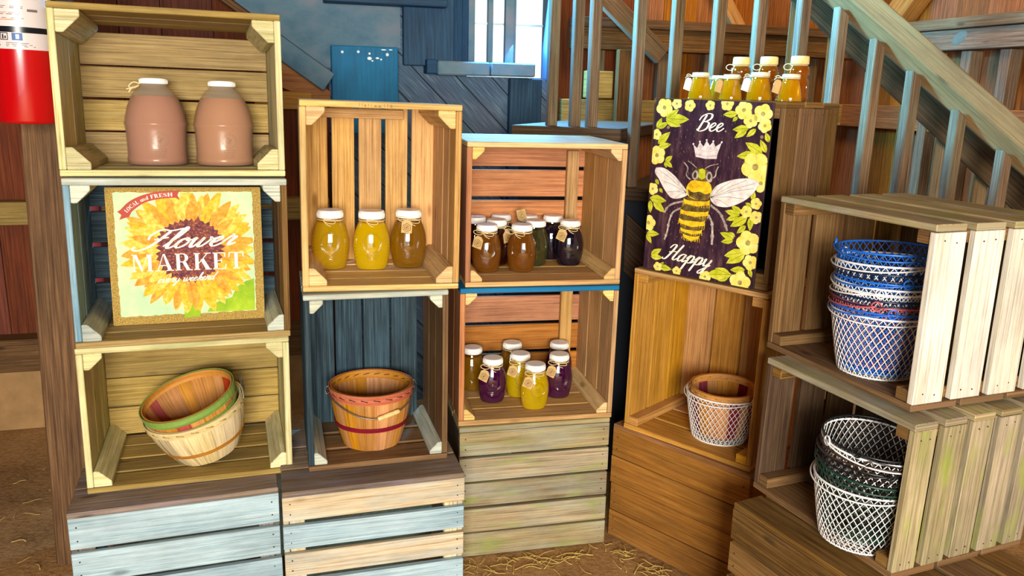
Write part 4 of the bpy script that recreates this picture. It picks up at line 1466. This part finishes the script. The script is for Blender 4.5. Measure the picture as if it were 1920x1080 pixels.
def serif_text(mb, s, x, z, wid, h, y, mi=0, place=None, bold=.19):
    """high-contrast serif capitals from polygons"""
    place = place or (lambda a, b: (a, b))
    cw = {'M': 1.18, 'A': 1.0, 'R': .98, 'K': 1.0, 'E': .84, 'T': .92, 'L': .8, 'O': .95, 'C': .9, 'F': .78, 'S': .7, 'H': 1.0, ' ': .4, 'a': .62, 'n': .7, 'd': .68}
    tot = sum(cw[c] + .06 for c in s)
    k = wid / tot
    cx = 0.0
    B, T = bold, .055

    def pg(P, dy=0.0):
        mb.flat([place(x + (cx + a) * k, z + b * h) for a, b in P], y - dy, mi)

    def stem(a, w=B, lo=0.0, hi=1.0, sf=True):
        pg([(a, lo), (a + w, lo), (a + w, hi), (a, hi)])
        if sf:
            for zz in (lo, hi - T):
                pg([(a - .07, zz), (a + w + .07, zz), (a + w + .07, zz + T), (a - .07, zz + T)])

    def arc(c0, c1, rx, ry, a0, a1, w0, w1, n=14):
        P, Q = [], []
        for i in range(n + 1):
            a = a0 + (a1 - a0) * i / n
            w = w0 + (w1 - w0) * abs(cos(a))
            P.append((c0 + rx * cos(a), c1 + ry * sin(a)))
            Q.append((c0 + (rx - w) * cos(a), c1 + (ry - w * .5) * sin(a)))
        for i in range(n):
            q = [P[i], P[i + 1], Q[i + 1], Q[i]]
            if a1 < a0:
                q = q[::-1]
            pg(q)
    for ch in s:
        if ch == 'M':
            stem(.08, T * 1.2)
            stem(.86)
            pg([(.08, 1), (.08 + B, 1), (.58, .12), (.50, .0)])
            pg([(.50, .0), (.56, .12), (.90, 1), (.84, 1)])
        elif ch == 'A':
            pg([(.44, 1), (.54, 1), (.92, 0), (.70, 0)])
            pg([(.47, .96), (.44, 1), (.10, 0), (.15, 0)])
            pg([(.22, .30), (.72, .30), (.72, .35), (.22, .35)])
            for a, b in ((.0, .26), (.6, 1.0)):
                pg([(a, 0), (b, 0), (b, T), (a, T)])
        elif ch == 'R':
            stem(.1)
            pg([(.2, .95), (.45, .95), (.45, 1), (.2, 1)])
            pg([(.2, .48), (.45, .48), (.45, .53), (.2, .53)])
            arc(.42, .74, .34, .26, pi / 2, -pi / 2, T, B)
            pg([(.42, .5), (.62, .5), (.86, .0), (.66, .0)])
            pg([(.66, 0), (.98, 0), (.98, T), (.66, T)])
        elif ch == 'K':
            stem(.1)
            pg([(.28, .40), (.34, .40), (.84, 1), (.78, 1)])
            pg([(.40, .58), (.55, .72), (.94, 0), (.70, 0)])
            pg([(.64, .95), (.98, .95), (.98, 1), (.64, 1)])
            pg([(.64, 0), (1.0, 0), (1.0, T), (.64, T)])
        elif ch in 'EF':
            stem(.1)
            pg([(.1, .95), (.74, .95), (.74, 1), (.1, 1)])
            pg([(.69, .72), (.74, .72), (.74, 1), (.66, .95)])
            pg([(.2, .48), (.52, .48), (.52, .53), (.2, .53)])
            pg([(.50, .38), (.54, .38), (.54, .63), (.50, .63)])
            if ch == 'E':
                pg([(.1, 0), (.76, 0), (.76, .05), (.1, .05)])
                pg([(.70, .05), (.76, 0), (.80, .30), (.76, .30)])
        elif ch == 'T':
            stem(.36, sf=False)
            pg([(.26, 0), (.66, 0), (.66, T), (.26, T)])
            pg([(.04, .95), (.88, .95), (.88, 1), (.04, 1)])
            pg([(.02, .70), (.06, .70), (.12, .95), (.04, 1)])
            pg([(.90, .70), (.86, .70), (.80, .95), (.88, 1)])
        elif ch == 'L':
            stem(.1)
            pg([(.1, 0), (.72, 0), (.72, .05), (.1, .05)])
            pg([(.66, .05), (.72, 0), (.76, .30), (.72, .30)])
        elif ch == 'H':
            stem(.1)
            stem(.68)
            pg([(.2, .47), (.72, .47), (.72, .53), (.2, .53)])
        elif ch == 'O':
            arc(.46, .5, .44, .5, 0, 2 * pi, T, B, 24)
        elif ch == 'C':
            arc(.48, .5, .44, .5, pi * .22, pi * 1.78, T, B, 20)
            pg([(.78, .66), (.84, .66), (.84, .98), (.80, .9)])
        elif ch == 'S':
            P = smooth_path([(.58, .72), (.5, .93), (.3, .96), (.14, .8), (.2, .6), (.45, .45), (.56, .25), (.42, .05), (.2, .06), (.1, .28)], 4)
            for i in range(len(P) - 1):
                a, b = P[i], P[i + 1]
                w = .07 + .06 * (abs(a[1] - .5) < .3)
                pg([(a[0] - w, a[1]), (a[0] + w, a[1] + .03), (b[0] + w, b[1]), (b[0] - w, b[1] - .03)])
        elif ch in 'and':
            if ch == 'n':
                stem(.06, .14, 0, .66)
                arc(.3, .38, .28, .28, pi, 0, T, .14)
                stem(.44, .14, 0, .40, False)
            else:
                arc(.26, .32, .25, .33, 0, 2 * pi, T, .14, 18)
                stem(.44, .14, 0, 1.0 if ch == 'd' else .62, False)
        cx += cw[ch] + .06


# ------------------------------------------------------------------ sunflower sign
def ink(name, c, rough=.7):
    return plain(name, c, rough, spec=.2)


K_MINT = stain_mat('mint_ground', '#b9cf9e', '#a2c29a', '#ccd8a8', 9)
K_BURLAP = stain_mat('burlap_edge', '#9c7f3c', '#6f5826', '#b89a54', 260)
K_PETAL = [stain_mat('petal_a', '#e6a92c', '#d08a24', '#f0c04a', 70, (1, 1, 1)), stain_mat('petal_b', '#e8b648', '#d6962c', '#f3cf6c', 70), stain_mat('petal_c', '#dd9232', '#c5761f', '#e9ad4e', 70)]
K_LINE = ink('petal_vein', '#bc7426')
K_SEED = stain_mat('seed_disc', '#6e3a3a', '#4a2434', '#9c5c40', 120)
K_SEEDL = ink('seed_light', '#b8743c')
K_SEEDP = ink('seed_purple', '#54325c')
K_GREEN = stain_mat('leaf_green', '#8cab22', '#6d9a2a', '#a8c030', 14)
K_RED = ink('banner_red', '#a8483c')
K_CREAM = ink('cream_lettering', '#f3ead6')
fs = empty('sunflower_sign')
tag(fs, 'square wooden sunflower sign lettered Flower MARKET in the pale grey crate', 'sign')
SW, SH, SD = 0.402, 0.382, 0.034
fs.matrix_world = CR['1c'][1] @ Matrix.Translation((0.008, 0.152, TH + .0012)) @ Matrix.Rotation(radians(-2.0), 4, 'X')
m = MB()
m.box((-SW / 2, 0, 0), (SW / 2, SD, SH), 'x')
m.build('board', W_HONEYL, fs, .0015)
m = MB()
rnd_ = random.Random(5)


def FX(u, v):
    return (-SW / 2 + u / 1000.0 * SW / .400, v / 1000.0 * SH / .380)


def rough_rect(u0, v0, u1, v1, j, n=36):
    P = []
    for (a, b), (c, d) in (((u0, v0), (u1, v0)), ((u1, v0), (u1, v1)), ((u1, v1), (u0, v1)), ((u0, v1), (u0, v0))):
        for i in range(n):
            t = i / n
            P.append(FX(a + (c - a) * t + rnd_.uniform(-j, j), b + (d - b) * t + rnd_.uniform(-j, j)))
    return P


m.flat(rough_rect(1, 1, 399, 379, 0.0, 1), -.0004, 0)
m.flat(rough_rect(19, 24, 377, 367, 1.6), -.0008, 1)
# green leaves at the bottom right
m.flat([FX(*p) for p in ((374, 118), (352, 112), (329, 98), (318, 80), (312, 66), (285, 60), (260, 48), (249, 36), (244, 27), (300, 25), (374, 26))], -.0012, 5)
m.flat([FX(*p) for p in ((182, 12), (184, 34), (195, 54), (210, 64), (224, 53), (226, 30), (225, 16))], -.0012, 5)
cx_, cy_ = 207.0, 206.0
k = 0
for ring, (n, r0, r1, w) in enumerate(((34, 62, 180, 34), (32, 62, 168, 30), (28, 60, 150, 26))):
    for i in range(n):
        a = 2 * pi * (i + .5 * ring) / n + rnd_.uniform(-.06, .06)
        R = r1 + rnd_.uniform(-14, 12)
        W = w + rnd_.uniform(-4, 5)
        ca, sa = cos(a), sin(a)
        prof = [(r0, -.25), (r0 + (R - r0) * .35, -.5), (r0 + (R - r0) * .65, -.46), (r0 + (R - r0) * .88, -.22), (R, .02), (r0 + (R - r0) * .88, .24), (r0 + (R - r0) * .65, .47), (r0 + (R - r0) * .35, .5), (r0, .25)]
        P = []
        for r, t in prof:
            u, v = cx_ + r * ca - t * W * sa, cy_ + r * sa + t * W * ca
            P.append(FX(min(max(u, 21), 375), min(max(v, 26), 365)))
        yy = -.0014 - .0003 * ring - .00001 * (i % 7)
        m.flat(P, yy, 2 + rnd_.randrange(3) if False else 2 + (i + ring + rnd_.randrange(2)) % 3)
        for q in range(2):
            t0 = rnd_.uniform(-.3, .3)
            ra, rb = r0 + (R - r0) * rnd_.uniform(.1, .3), r0 + (R - r0) * rnd_.uniform(.45, .85)
            P = []
            for r in (ra, (ra + rb) / 2, rb):
                u, v = cx_ + r * ca - t0 * W * sa * 1.1, cy_ + r * sa + t0 * W * ca * 1.1
                P.append(FX(min(max(u, 21), 375), min(max(v, 26), 365)))
            ribbon(m, P, .00045, yy - .00012, 6, False)
P = []
for i in range(72):
    a = 2 * pi * i / 72
    r = (92 if i % 2 else 82) + rnd_.uniform(-4, 6)
    P.append(FX(cx_ + r * cos(a) * .98, cy_ + r * sin(a)))
m.flat(P, -.0025, 7)
for i in range(230):
    r = 80 * sqrt(i / 230)
    a = i * 2.39996
    u, v = cx_ + r * cos(a), cy_ + r * sin(a)
    s = rnd_.uniform(1.4, 2.6)
    mi = 8 if rnd_.random() < (.75 if r < 58 else .35) else 9
    m.flat([FX(u + s * cos(a + q), v + s * .8 * sin(a + q)) for q in (0, 1.26, 2.5, 3.77, 5.03)], -.0027, mi)
for i in range(46):
    a = 2 * pi * i / 46 + rnd_.uniform(-.04, .04)
    r0, r1 = 84, 84 + rnd_.uniform(10, 34)
    ribbon(m, [FX(cx_ + r * cos(a + .1 * (r - 84) / 40), cy_ + r * sin(a + .1 * (r - 84) / 40)) for r in (r0, (r0 + r1) / 2, r1)], .0010, -.0026, 9, True)
# banner
up = smooth_path([(36, 320), (60, 343), (95, 360), (136, 369), (176, 371)], 5)
lo = smooth_path([(53, 303), (72, 322), (100, 340), (138, 349), (178, 352)], 5)
for i in range(len(up) - 1):
    m.flat([FX(*lo[i]), FX(*lo[i + 1]), FX(*up[i + 1]), FX(*up[i])], -.0030, 10)
m.flat([FX(178, 350), FX(186, 346), FX(181, 359), FX(187, 372), FX(176, 371)], -.0030, 10)
m.flat([FX(36, 320), FX(28, 315), FX(38, 306), FX(32, 293), FX(46, 298), FX(56, 300), FX(62, 312), FX(53, 316)], -.0029, 10)
m.build('print', [K_BURLAP, K_MINT] + K_PETAL + [K_GREEN, K_LINE, K_SEED, K_SEEDL, K_SEEDP, K_RED], fs)
m = MB()
a0, b0 = FX(72, 211)
script_text(m, 'Flower', a0 + .014, b0, .0262, .0095, -.0036, 0, .62, .028, 1.62)
a0, b0 = FX(56, 149)
a1, b1 = FX(352, 199)
serif_text(m, 'MARKET', a0, b0, a1 - a0, b1 - b0 - .002, -.0034, 0)
a0, b0 = FX(117, 116)
script_text(m, 'every weekend', a0, b0, .0105, .0032, -.0034, 0, .5, .03, 1.28)
ctr = smooth_path([(45, 312), (66, 332), (97, 350), (137, 359), (180, 361.5)], 10)


def on_arc(a, b):
    t = min(max(a, 0), .999) * (len(ctr) - 1)
    i = int(t)
    f = t - i
    p = (ctr[i][0] + (ctr[i + 1][0] - ctr[i][0]) * f, ctr[i][1] + (ctr[i + 1][1] - ctr[i][1]) * f)
    dx, dy = ctr[i + 1][0] - ctr[i][0], ctr[i + 1][1] - ctr[i][1]
    d = math.hypot(dx, dy)
    return FX(p[0] - dy / d * b, p[1] + dx / d * b)


serif_text(m, 'LOCAL and FRESH', 0.06, -5.6, .86, 10.5, -.0034, 0, on_arc, .24)
m.build('lettering', K_CREAM, fs)

# ------------------------------------------------------------------ bee sign
FL = [(30, 494, 28), (70, 507, 17), (113, 503, 18), (177, 506, 15), (229, 512, 20), (280, 497, 26), (336, 489, 28), (303, 469, 21), (345, 458, 20), (10, 414, 17), (18, 352, 29), (13, 250, 19), (8, 144, 25), (331, 344, 42), (352, 301, 26), (345, 243, 17), (319, 217, 18), (350, 205, 19), (334, 130, 36), (347, 75, 23), (53, 13, 15), (119, 10, 15), (213, 10, 19), (323, 12, 33)]
LV = [(37, 461, 78, 490), (49, 462, 114, 463), (37, 459, 89, 442), (9, 432, 24, 464), (12, 433, 47, 451), (17, 386, 56, 424), (18, 376, 62, 388), (47, 335, 70, 354), (51, 335, 73, 320), (47, 335, 53, 317), (4, 221, 63, 218), (7, 214, 11, 175), (17, 214, 61, 182), (4, 112, 48, 114), (4, 109, 24, 81), (25, 46, 61, 70), (25, 41, 67, 43), (58, 14, 102, 12), (61, 16, 72, 31), (262, 486, 219, 482), (263, 478, 249, 464), (300, 448, 252, 442), (295, 445, 260, 419), (321, 448, 295, 424), (362, 414, 349, 440), (347, 382, 294, 409), (326, 378, 273, 369), (357, 385, 336, 420), (333, 251, 335, 279), (306, 211, 272, 229), (301, 205, 255, 212), (296, 202, 261, 186), (324, 202, 275, 169), (334, 205, 335, 164), (322, 178, 297, 152), (291, 136, 246, 147), (289, 130, 252, 121), (293, 141, 274, 153), (327, 102, 266, 82), (330, 100, 275, 61), (296, 31, 215, 18), (291, 30, 242, 41), (286, 22, 256, 5), (334, 52, 289, 44), (329, 49, 326, 29), (345, 56, 356, 33), (333, 233, 313, 242), (35, 254, 48, 241), (19, 280, 33, 265)]
WL = [(19, 315), (46, 316), (86, 295), (128, 255), (125, 239), (87, 228), (60, 245), (32, 281), (16, 301)]
WR = [(206, 255), (223, 282), (271, 303), (319, 311), (345, 303), (344, 288), (317, 253), (270, 226), (230, 223), (208, 237)]
CRN = [(147, 358), (136, 393), (149, 383), (156, 401), (169, 389), (177, 407), (188, 393), (198, 405), (206, 391), (224, 404), (214, 368), (213, 357), (179, 354)]
THX = [(140, 287), (169, 293), (196, 288), (207, 271), (202, 244), (171, 234), (137, 240), (127, 260), (131, 276)]
ABD = [(123, 236), (164, 240), (205, 238), (207, 203), (194, 164), (182, 119), (159, 108), (134, 117), (117, 157), (111, 189)]
STR = [[(120, 233), (132, 229), (164, 229), (197, 232), (205, 237), (205, 222), (166, 214), (124, 218)],
       [(114, 200), (129, 196), (160, 197), (194, 200), (204, 205), (204, 191), (162, 182), (116, 187)],
       [(111, 173), (123, 168), (153, 169), (186, 170), (197, 175), (196, 160), (156, 151), (113, 158)],
       [(118, 145), (133, 141), (155, 141), (181, 143), (190, 148), (189, 137), (157, 129), (122, 135)],
       [(128, 128), (142, 124), (156, 123), (172, 124), (184, 129), (181, 119), (157, 109), (132, 118)]]
HEAD = [(152, 325), (168, 328), (186, 324), (202, 312), (201, 294), (176, 289), (149, 292), (143, 308)]
EYES = [[(143, 311), (151, 319), (161, 312), (160, 296), (150, 290), (141, 301)], [(189, 316), (198, 319), (206, 307), (205, 291), (193, 289), (185, 303)]]
LIMBS = [([(154, 325), (140, 335), (123, 344)], 4), ([(137, 290), (122, 302), (125, 323), (110, 339)], 6), ([(202, 299), (214, 307), (216, 323), (221, 336)], 6), ([(180, 326), (196, 336), (220, 343)], 4),
         ([(125, 225), (89, 214), (71, 202), (60, 182)], 10), ([(115, 203), (89, 187), (79, 159), (75, 126), (68, 100)], 9), ([(205, 225), (238, 205), (256, 180), (268, 155)], 11), ([(200, 197), (216, 177), (222, 151), (225, 108)], 11)]
K_PLUM = stain_mat('plum_ground', '#36202e', '#221520', '#573c3e', 20, (2.2, 1, .5))
K_FLOW = stain_mat('sign_flower_yellow', '#e8d068', '#dcbc3c', '#f0dc90', 30)
K_FLOWC = stain_mat('sign_flower_heart', '#a08c50', '#786a3c', '#bca868', 120)
K_LEAF = stain_mat('sign_leaf_green', '#b8b82a', '#98a01c', '#d0cc4c', 40)
K_VEIN = ink('sign_dark_line', '#3c2e20')
K_WING = stain_mat('bee_wing', '#dcd0c8', '#c0acaa', '#ece4dc', 40)
K_BEEY = stain_mat('bee_yellow', '#e0b41c', '#b8861c', '#f0cc38', 60)
K_BEED = stain_mat('bee_dark', '#5c4a24', '#382c20', '#806a3c', 50)
K_BEEG = stain_mat('bee_grey', '#9c8c80', '#6c5e5a', '#c4b8ac', 60)
K_CROWN = stain_mat('crown_grey', '#cfc0bc', '#b4a2a2', '#e4d8d2', 60)
K_SPECK = ink('sign_worn_speck', '#8a6c58')
K_EDGE = plain('dark_metal_edge', '#3a3028', .5, .6)
bs = empty('bee_sign')
tag(bs, 'tall plum bee sign reading Bee Happy with yellow flowers, leaning on the brown crate', 'sign')
BW, BH = 0.372, 0.520
bs.matrix_world = CR['4c'][1] @ Matrix.Translation((-0.012, -0.0165, 0.0035)) @ Matrix.Rotation(radians(-.8), 4, 'X') @ Matrix.Rotation(radians(.6), 4, 'Y')
m = MB()
m.box((-BW / 2, 0, 0), (BW / 2, .006, BH), 'x')
m.build('board', K_EDGE, bs, .001)


def BX(u, v):
    return (-BW / 2 + min(max(u, 1), 364) / 365.0 * BW, min(max(v, 1), 519) / 520.0 * BH)


m = MB()
m.flat([BX(0, 0), BX(365, 0), BX(365, 520), BX(0, 520)], -.0003, 0)
for i in range(260):
    u, v = rnd_.uniform(60, 300), rnd_.uniform(60, 480)
    a, L = rnd_.uniform(1.2, 1.9), rnd_.uniform(1, 7)
    ribbon(m, [BX(u, v), BX(u + L * cos(a), v + L * sin(a))], rnd_.uniform(.0003, .0011), -.0005, 10, False)
for i, (a, b, c, d) in enumerate(LV):
    dx, dy = c - a, d - b
    L = math.hypot(dx, dy)
    nx_, ny_ = -dy / L, dx / L
    w = .23 * L if L > 30 else .28 * L
    P = [(0, 0), (.2, .75), (.45, 1), (.75, .6), (1, 0), (.75, -.6), (.45, -1), (.2, -.75)]
    m.flat([BX(a + dx * t + nx_ * w * q, b + dy * t + ny_ * w * q) for t, q in P], -.0008 - .00001 * (i % 9), 3)
    ribbon(m, [BX(a + dx * t, b + dy * t) for t in (0, .5, .92)], .0008, -.00105, 4, False)
for i, (u, v, r) in enumerate(FL):
    ph = rnd_.uniform(0, 6)
    yy = -.0012 - .00003 * (i % 8)
    for q in range(5):
        a = ph + 2 * pi * q / 5
        m.flat([BX(u + r * (.50 * cos(a) + .50 * cos(t)), v + r * (.50 * sin(a) + .50 * sin(t))) for t in [2 * pi * s / 14 for s in range(14)]], yy - .00003 * q, 1)
        ribbon(m, [BX(u + r * .95 * cos(a + pi / 5), v + r * .95 * sin(a + pi / 5)), BX(u + r * .45 * cos(a + pi / 5), v + r * .45 * sin(a + pi / 5))], .0007, yy - .0002, 2, False)
    m.flat([BX(u + .22 * r * cos(t), v + .22 * r * sin(t)) for t in [2 * pi * s / 12 for s in range(12)]], yy - .00025, 2)
for u, v, r in ((48, 437, 5), (340, 427, 5), (298, 27, 6), (232, 436, 3), (285, 485, 4)):
    m.flat([BX(u + r * cos(t), v + r * sin(t)) for t in [2 * pi * s / 10 for s in range(10)]], -.0013, 11)
for pts, w in LIMBS:
    P = smooth_path([BX(*p) for p in pts], 5)
    n = len(P)
    ribbon(m, P, w * .001 * .6, -.0016, 8, False)
    for s in range(2, n - 1, 5):
        ribbon(m, P[s - 1:s + 2], w * .0011, -.00165, 8, True)
for wg, root_ in ((WL, (127, 250)), (WR, (207, 245))):
    P = smooth_path(wg + [wg[0]], 4)[:-1]
    m.flat([BX(*p) for p in P], -.0018, 5)
    for q in wg[:-1]:
        ribbon(m, [BX(*root_), BX(root_[0] * .5 + q[0] * .5, root_[1] * .5 + q[1] * .5 + 4), BX(root_[0] * .08 + q[0] * .92, root_[1] * .08 + q[1] * .92)], .0008, -.0020, 4, False)
    for i in range(len(P)):
        ribbon(m, [BX(*P[i]), BX(*P[(i + 1) % len(P)])], .0009, -.0020, 8, False)
m.flat([BX(*p) for p in smooth_path(ABD + [ABD[0]], 4)[:-1]], -.0022, 7)
for s in STR:
    m.flat([BX(*p) for p in s], -.0024, 6)
    for i in range(12):
        t = i / 11
        u = s[0][0] + (s[4][0] - s[0][0]) * t
        ribbon(m, [BX(u, s[2][1] - 2), BX(u + rnd_.uniform(-2, 2), s[6][1] + rnd_.uniform(-4, 3))], .0016, -.0025, 6, False)
m.flat([BX(*p) for p in smooth_path(THX + [THX[0]], 4)[:-1]], -.0026, 6)
m.flat([BX(*p) for p in smooth_path([(131, 262), (150, 254), (170, 258), (190, 252), (204, 258), (200, 243), (171, 234), (138, 241)], 3)], -.0028, 7)
for i in range(26):
    a = pi * (i / 25)
    ribbon(m, [BX(168 + 36 * cos(a), 262 + 24 * sin(a)), BX(168 + 42 * cos(a + .05), 262 + 31 * sin(a + .05))], .0014, -.0027, 6, False)
m.flat([BX(*p) for p in smooth_path(HEAD + [HEAD[0]], 4)[:-1]], -.0028, 7)
m.flat([BX(*p) for p in ((162, 322), (172, 326), (182, 322), (184, 300), (173, 293), (162, 300))], -.0029, 3)
for e in EYES:
    m.flat([BX(*p) for p in smooth_path(e + [e[0]], 4)[:-1]], -.0030, 8)
    u = sum(p[0] for p in e) / 6
    v = sum(p[1] for p in e) / 6
    m.flat([BX(u + 5 * cos(t), v + 9 * sin(t)) for t in [2 * pi * s / 12 for s in range(12)]], -.0031, 4)
m.flat([BX(*p) for p in CRN], -.0024, 9)
for i in range(5):
    u, v = ((136, 394), (156, 402), (177, 408), (198, 406), (224, 405))[i]
    m.flat([BX(u + 3 * cos(t), v + 3 * sin(t)) for t in [2 * pi * s / 10 for s in range(10)]], -.0025, 9)
ribbon(m, [BX(*p) for p in smooth_path([(146, 366), (180, 362), (214, 366)], 5)], .0012, -.0026, 8, False)
ribbon(m, [BX(*p) for p in smooth_path([(142, 382), (180, 376), (217, 382)], 5)], .0008, -.0026, 8, False)
m.build('print', [K_PLUM, K_FLOW, K_FLOWC, K_LEAF, K_VEIN, K_WING, K_BEEY, K_BEED, K_BEEG, K_CROWN, K_SPECK, K_SPECK], bs)
m = MB()
a0, b0 = BX(143, 433)
script_text(m, 'Bee', a0, b0, .0235, .0066, -.0022, 0, .35, .02, 1.25)
a0, b0 = BX(76, 44)
script_text(m, 'Happy', a0, b0, .0238, .0070, -.0022, 0, .42, -.03, 1.28)
m.build('lettering', K_CREAM, bs)

# ------------------------------------------------------------------ fire extinguisher on the post
M_RED = plain('extinguisher_red', '#aa0410', .22, spec=.6, coat=.6)
M_LABEL = plain('extinguisher_label', '#cdc2be', .3, coat=.3)
M_BAND = plain('extinguisher_black_band', '#12161c', .3)
M_STEELV = plain('valve_metal', '#b8b4ac', .3, .9)
M_INK = plain('label_ink', '#6a5a5a', .6)
M_INKO = plain('label_orange_ink', '#c8703c', .6)
M_PICT = plain('pictogram_ink', '#20242c', .5)
M_PICTB = plain('pictogram_blue', '#1c4c8c', .5)
ex = empty('fire_extinguisher', Matrix.Translation((-1.275, 2.165, 1.389)) @ Matrix.Rotation(radians(8), 4, 'Z') @ Matrix.Rotation(radians(1.2), 4, 'Y'))
tag(ex, 'red fire extinguisher with a white label hanging on the timber post', 'fire extinguisher')
RE = 0.0725
m = MB()
m.lathe([(RE * .93, 0), (RE * .97, .002), (RE, .008), (RE, .43), (RE * .96, .448), (RE * .8, .465), (RE * .5, .474), (.022, .478), (.022, .50)], 48, 0, cap0=True, cap1=True)
m.build('cylinder', M_RED, ex)


def wrap(name, z0, z1, a0, a1, mt, d=.0006, n=28):
    mb = MB()
    V = []
    for i in range(n + 1):
        a = -pi / 2 + a0 + (a1 - a0) * i / n
        for z in (z0, z1):
            V.append(((RE + d) * cos(a), (RE + d) * sin(a), z))
    mb.add(V, [(2 * i, 2 * i + 2, 2 * i + 3, 2 * i + 1) for i in range(n)], 0, True)
    return mb.build(name, mt, ex)




def z_(z):
    return z + .040


lab = wrap('label', z_(.143), z_(.372), -1.9, 1.75, M_LABEL)
wrap('label_band', z_(.183), z_(.197), -1.9, 1.75, M_BAND, .0010)


def wrap_on(mb, z0, z1, a0, a1, mi, d=.0011, n=3):
    V = []
    for i in range(n + 1):
        a = -pi / 2 + a0 + (a1 - a0) * i / n
        for z in (z0, z1):
            V.append(((RE + d) * cos(a), (RE + d) * sin(a), z + .040))
    mb.add(V, [(2 * i, 2 * i + 2, 2 * i + 3, 2 * i + 1) for i in range(n)], mi, True)


m = MB()
for i, a in enumerate((-.62, -.28)):
    for q0, q1, s0, s1 in ((0, .26, .164, .166), (0, .26, .180, .182), (0, .025, .164, .182), (.235, .26, .164, .182)):
        wrap_on(m, s0, s1, a + q0, a + q1, 0)
    wrap_on(m, .167, .178, a + .07, a + .12, 0)
    wrap_on(m, .168, .174, a + .15, a + .20, 0)
wrap_on(m, .164, .182, .10, .42, 1)
wrap_on(m, .168, .178, .22, .32, 3, .0014)
for k in range(3):
    wrap_on(m, .149 + .004 * k, .1505 + .004 * k, -.1, .8 - .1 * k, 2)
wrap_on(m, .150, .154, -.7, -.3, 0)
for k, z in enumerate((.212, .225, .24, .262, .275, .29, .315, .33, .345)):
    wrap_on(m, z, z + .0018, -.45, .25 + .12 * (k % 3), 2 if k % 3 else 4)
    wrap_on(m, z + .004, z + .0055, -.4, .5 - .1 * (k % 2), 4 if k % 2 else 2)
for z in (.232, .262, .292):
    wrap_on(m, z, z + .010, -.75, -.60, 0)
    wrap_on(m, z + .002, z + .008, .62, .95, 2)
m.build('pictograms', [M_PICT, M_PICTB, M_INK, M_LABEL, M_INKO], ex)
m = MB()
m.lathe([(.02, .50), (.024, .505), (.024, .53), (.015, .535)], 20, 0, cap1=True)
m.build('valve', M_STEELV, ex)
for nm, z, dz in (('carry_handle', .525, .0), ('squeeze_lever', .545, .03)):
    m = MB()
    m.prism([(.0, z), (.13, z + dz), (.13, z + dz + .006), (0, z + .008)], -.011, .011)
    m.build(nm, M_BAND, ex, .001)
m = MB()
m.tube(smooth_path([(-.02, 0, .515), (-.06, 0, .52), (-.088, -.01, .46), (-.086, -.02, .36), (-.082, -.02, .30)], 6), .009, 8)
m.build('hose', M_BAND, ex)
m = MB()
m.box((-.02, RE - .004, .22), (.02, .128, .26), 'x')
m.build('wall_bracket', M_STEELV, ex)

# ------------------------------------------------------------------ straw on the floor and crates
M_STRAW = plain('straw', '#c8ac62', .8, spec=.15)
m = MB()
r_ = random.Random(11)


def straw_at(P, L, yaw, z=.003, curl=.2):
    pts = []
    for i in range(5):
        t = i / 4 - .5
        pts.append((P[0] + cos(yaw + curl * t) * L * t, P[1] + sin(yaw + curl * t) * L * t, P[2] + z + .004 * sin(3 * t + 1) ** 2))
    m.tube(pts, r_.uniform(.0008, .0016), 4)


for i in range(150):
    t = r_.random()
    if i % 3 == 0:
        # along the foot of the middle crate
        P = (-0.17 + .50 * t, 2.36 + .11 * t - abs(r_.gauss(0, .05)), 0)
    elif i % 3 == 1:
        P = (0.36 + .33 * t - abs(r_.gauss(0, .05)), 2.53 - .36 * t - abs(r_.gauss(0, .05)), 0)
    else:
        P = (-0.1 + .75 * t, 2.2 + r_.uniform(-.25, .15), 0)
    straw_at(P, r_.uniform(.02, .09), r_.uniform(0, pi), .003, r_.uniform(-.8, .8))
for i in range(40):
    straw_at((r_.uniform(-1.9, -1.2), r_.uniform(2.0, 3.2), 0), r_.uniform(.02, .07), r_.uniform(0, pi), .003, r_.uniform(-.8, .8))
tag(m.build('straw_litter', M_STRAW), 'loose straw wisps scattered over the dirt floor', 'straw', kind='stuff')
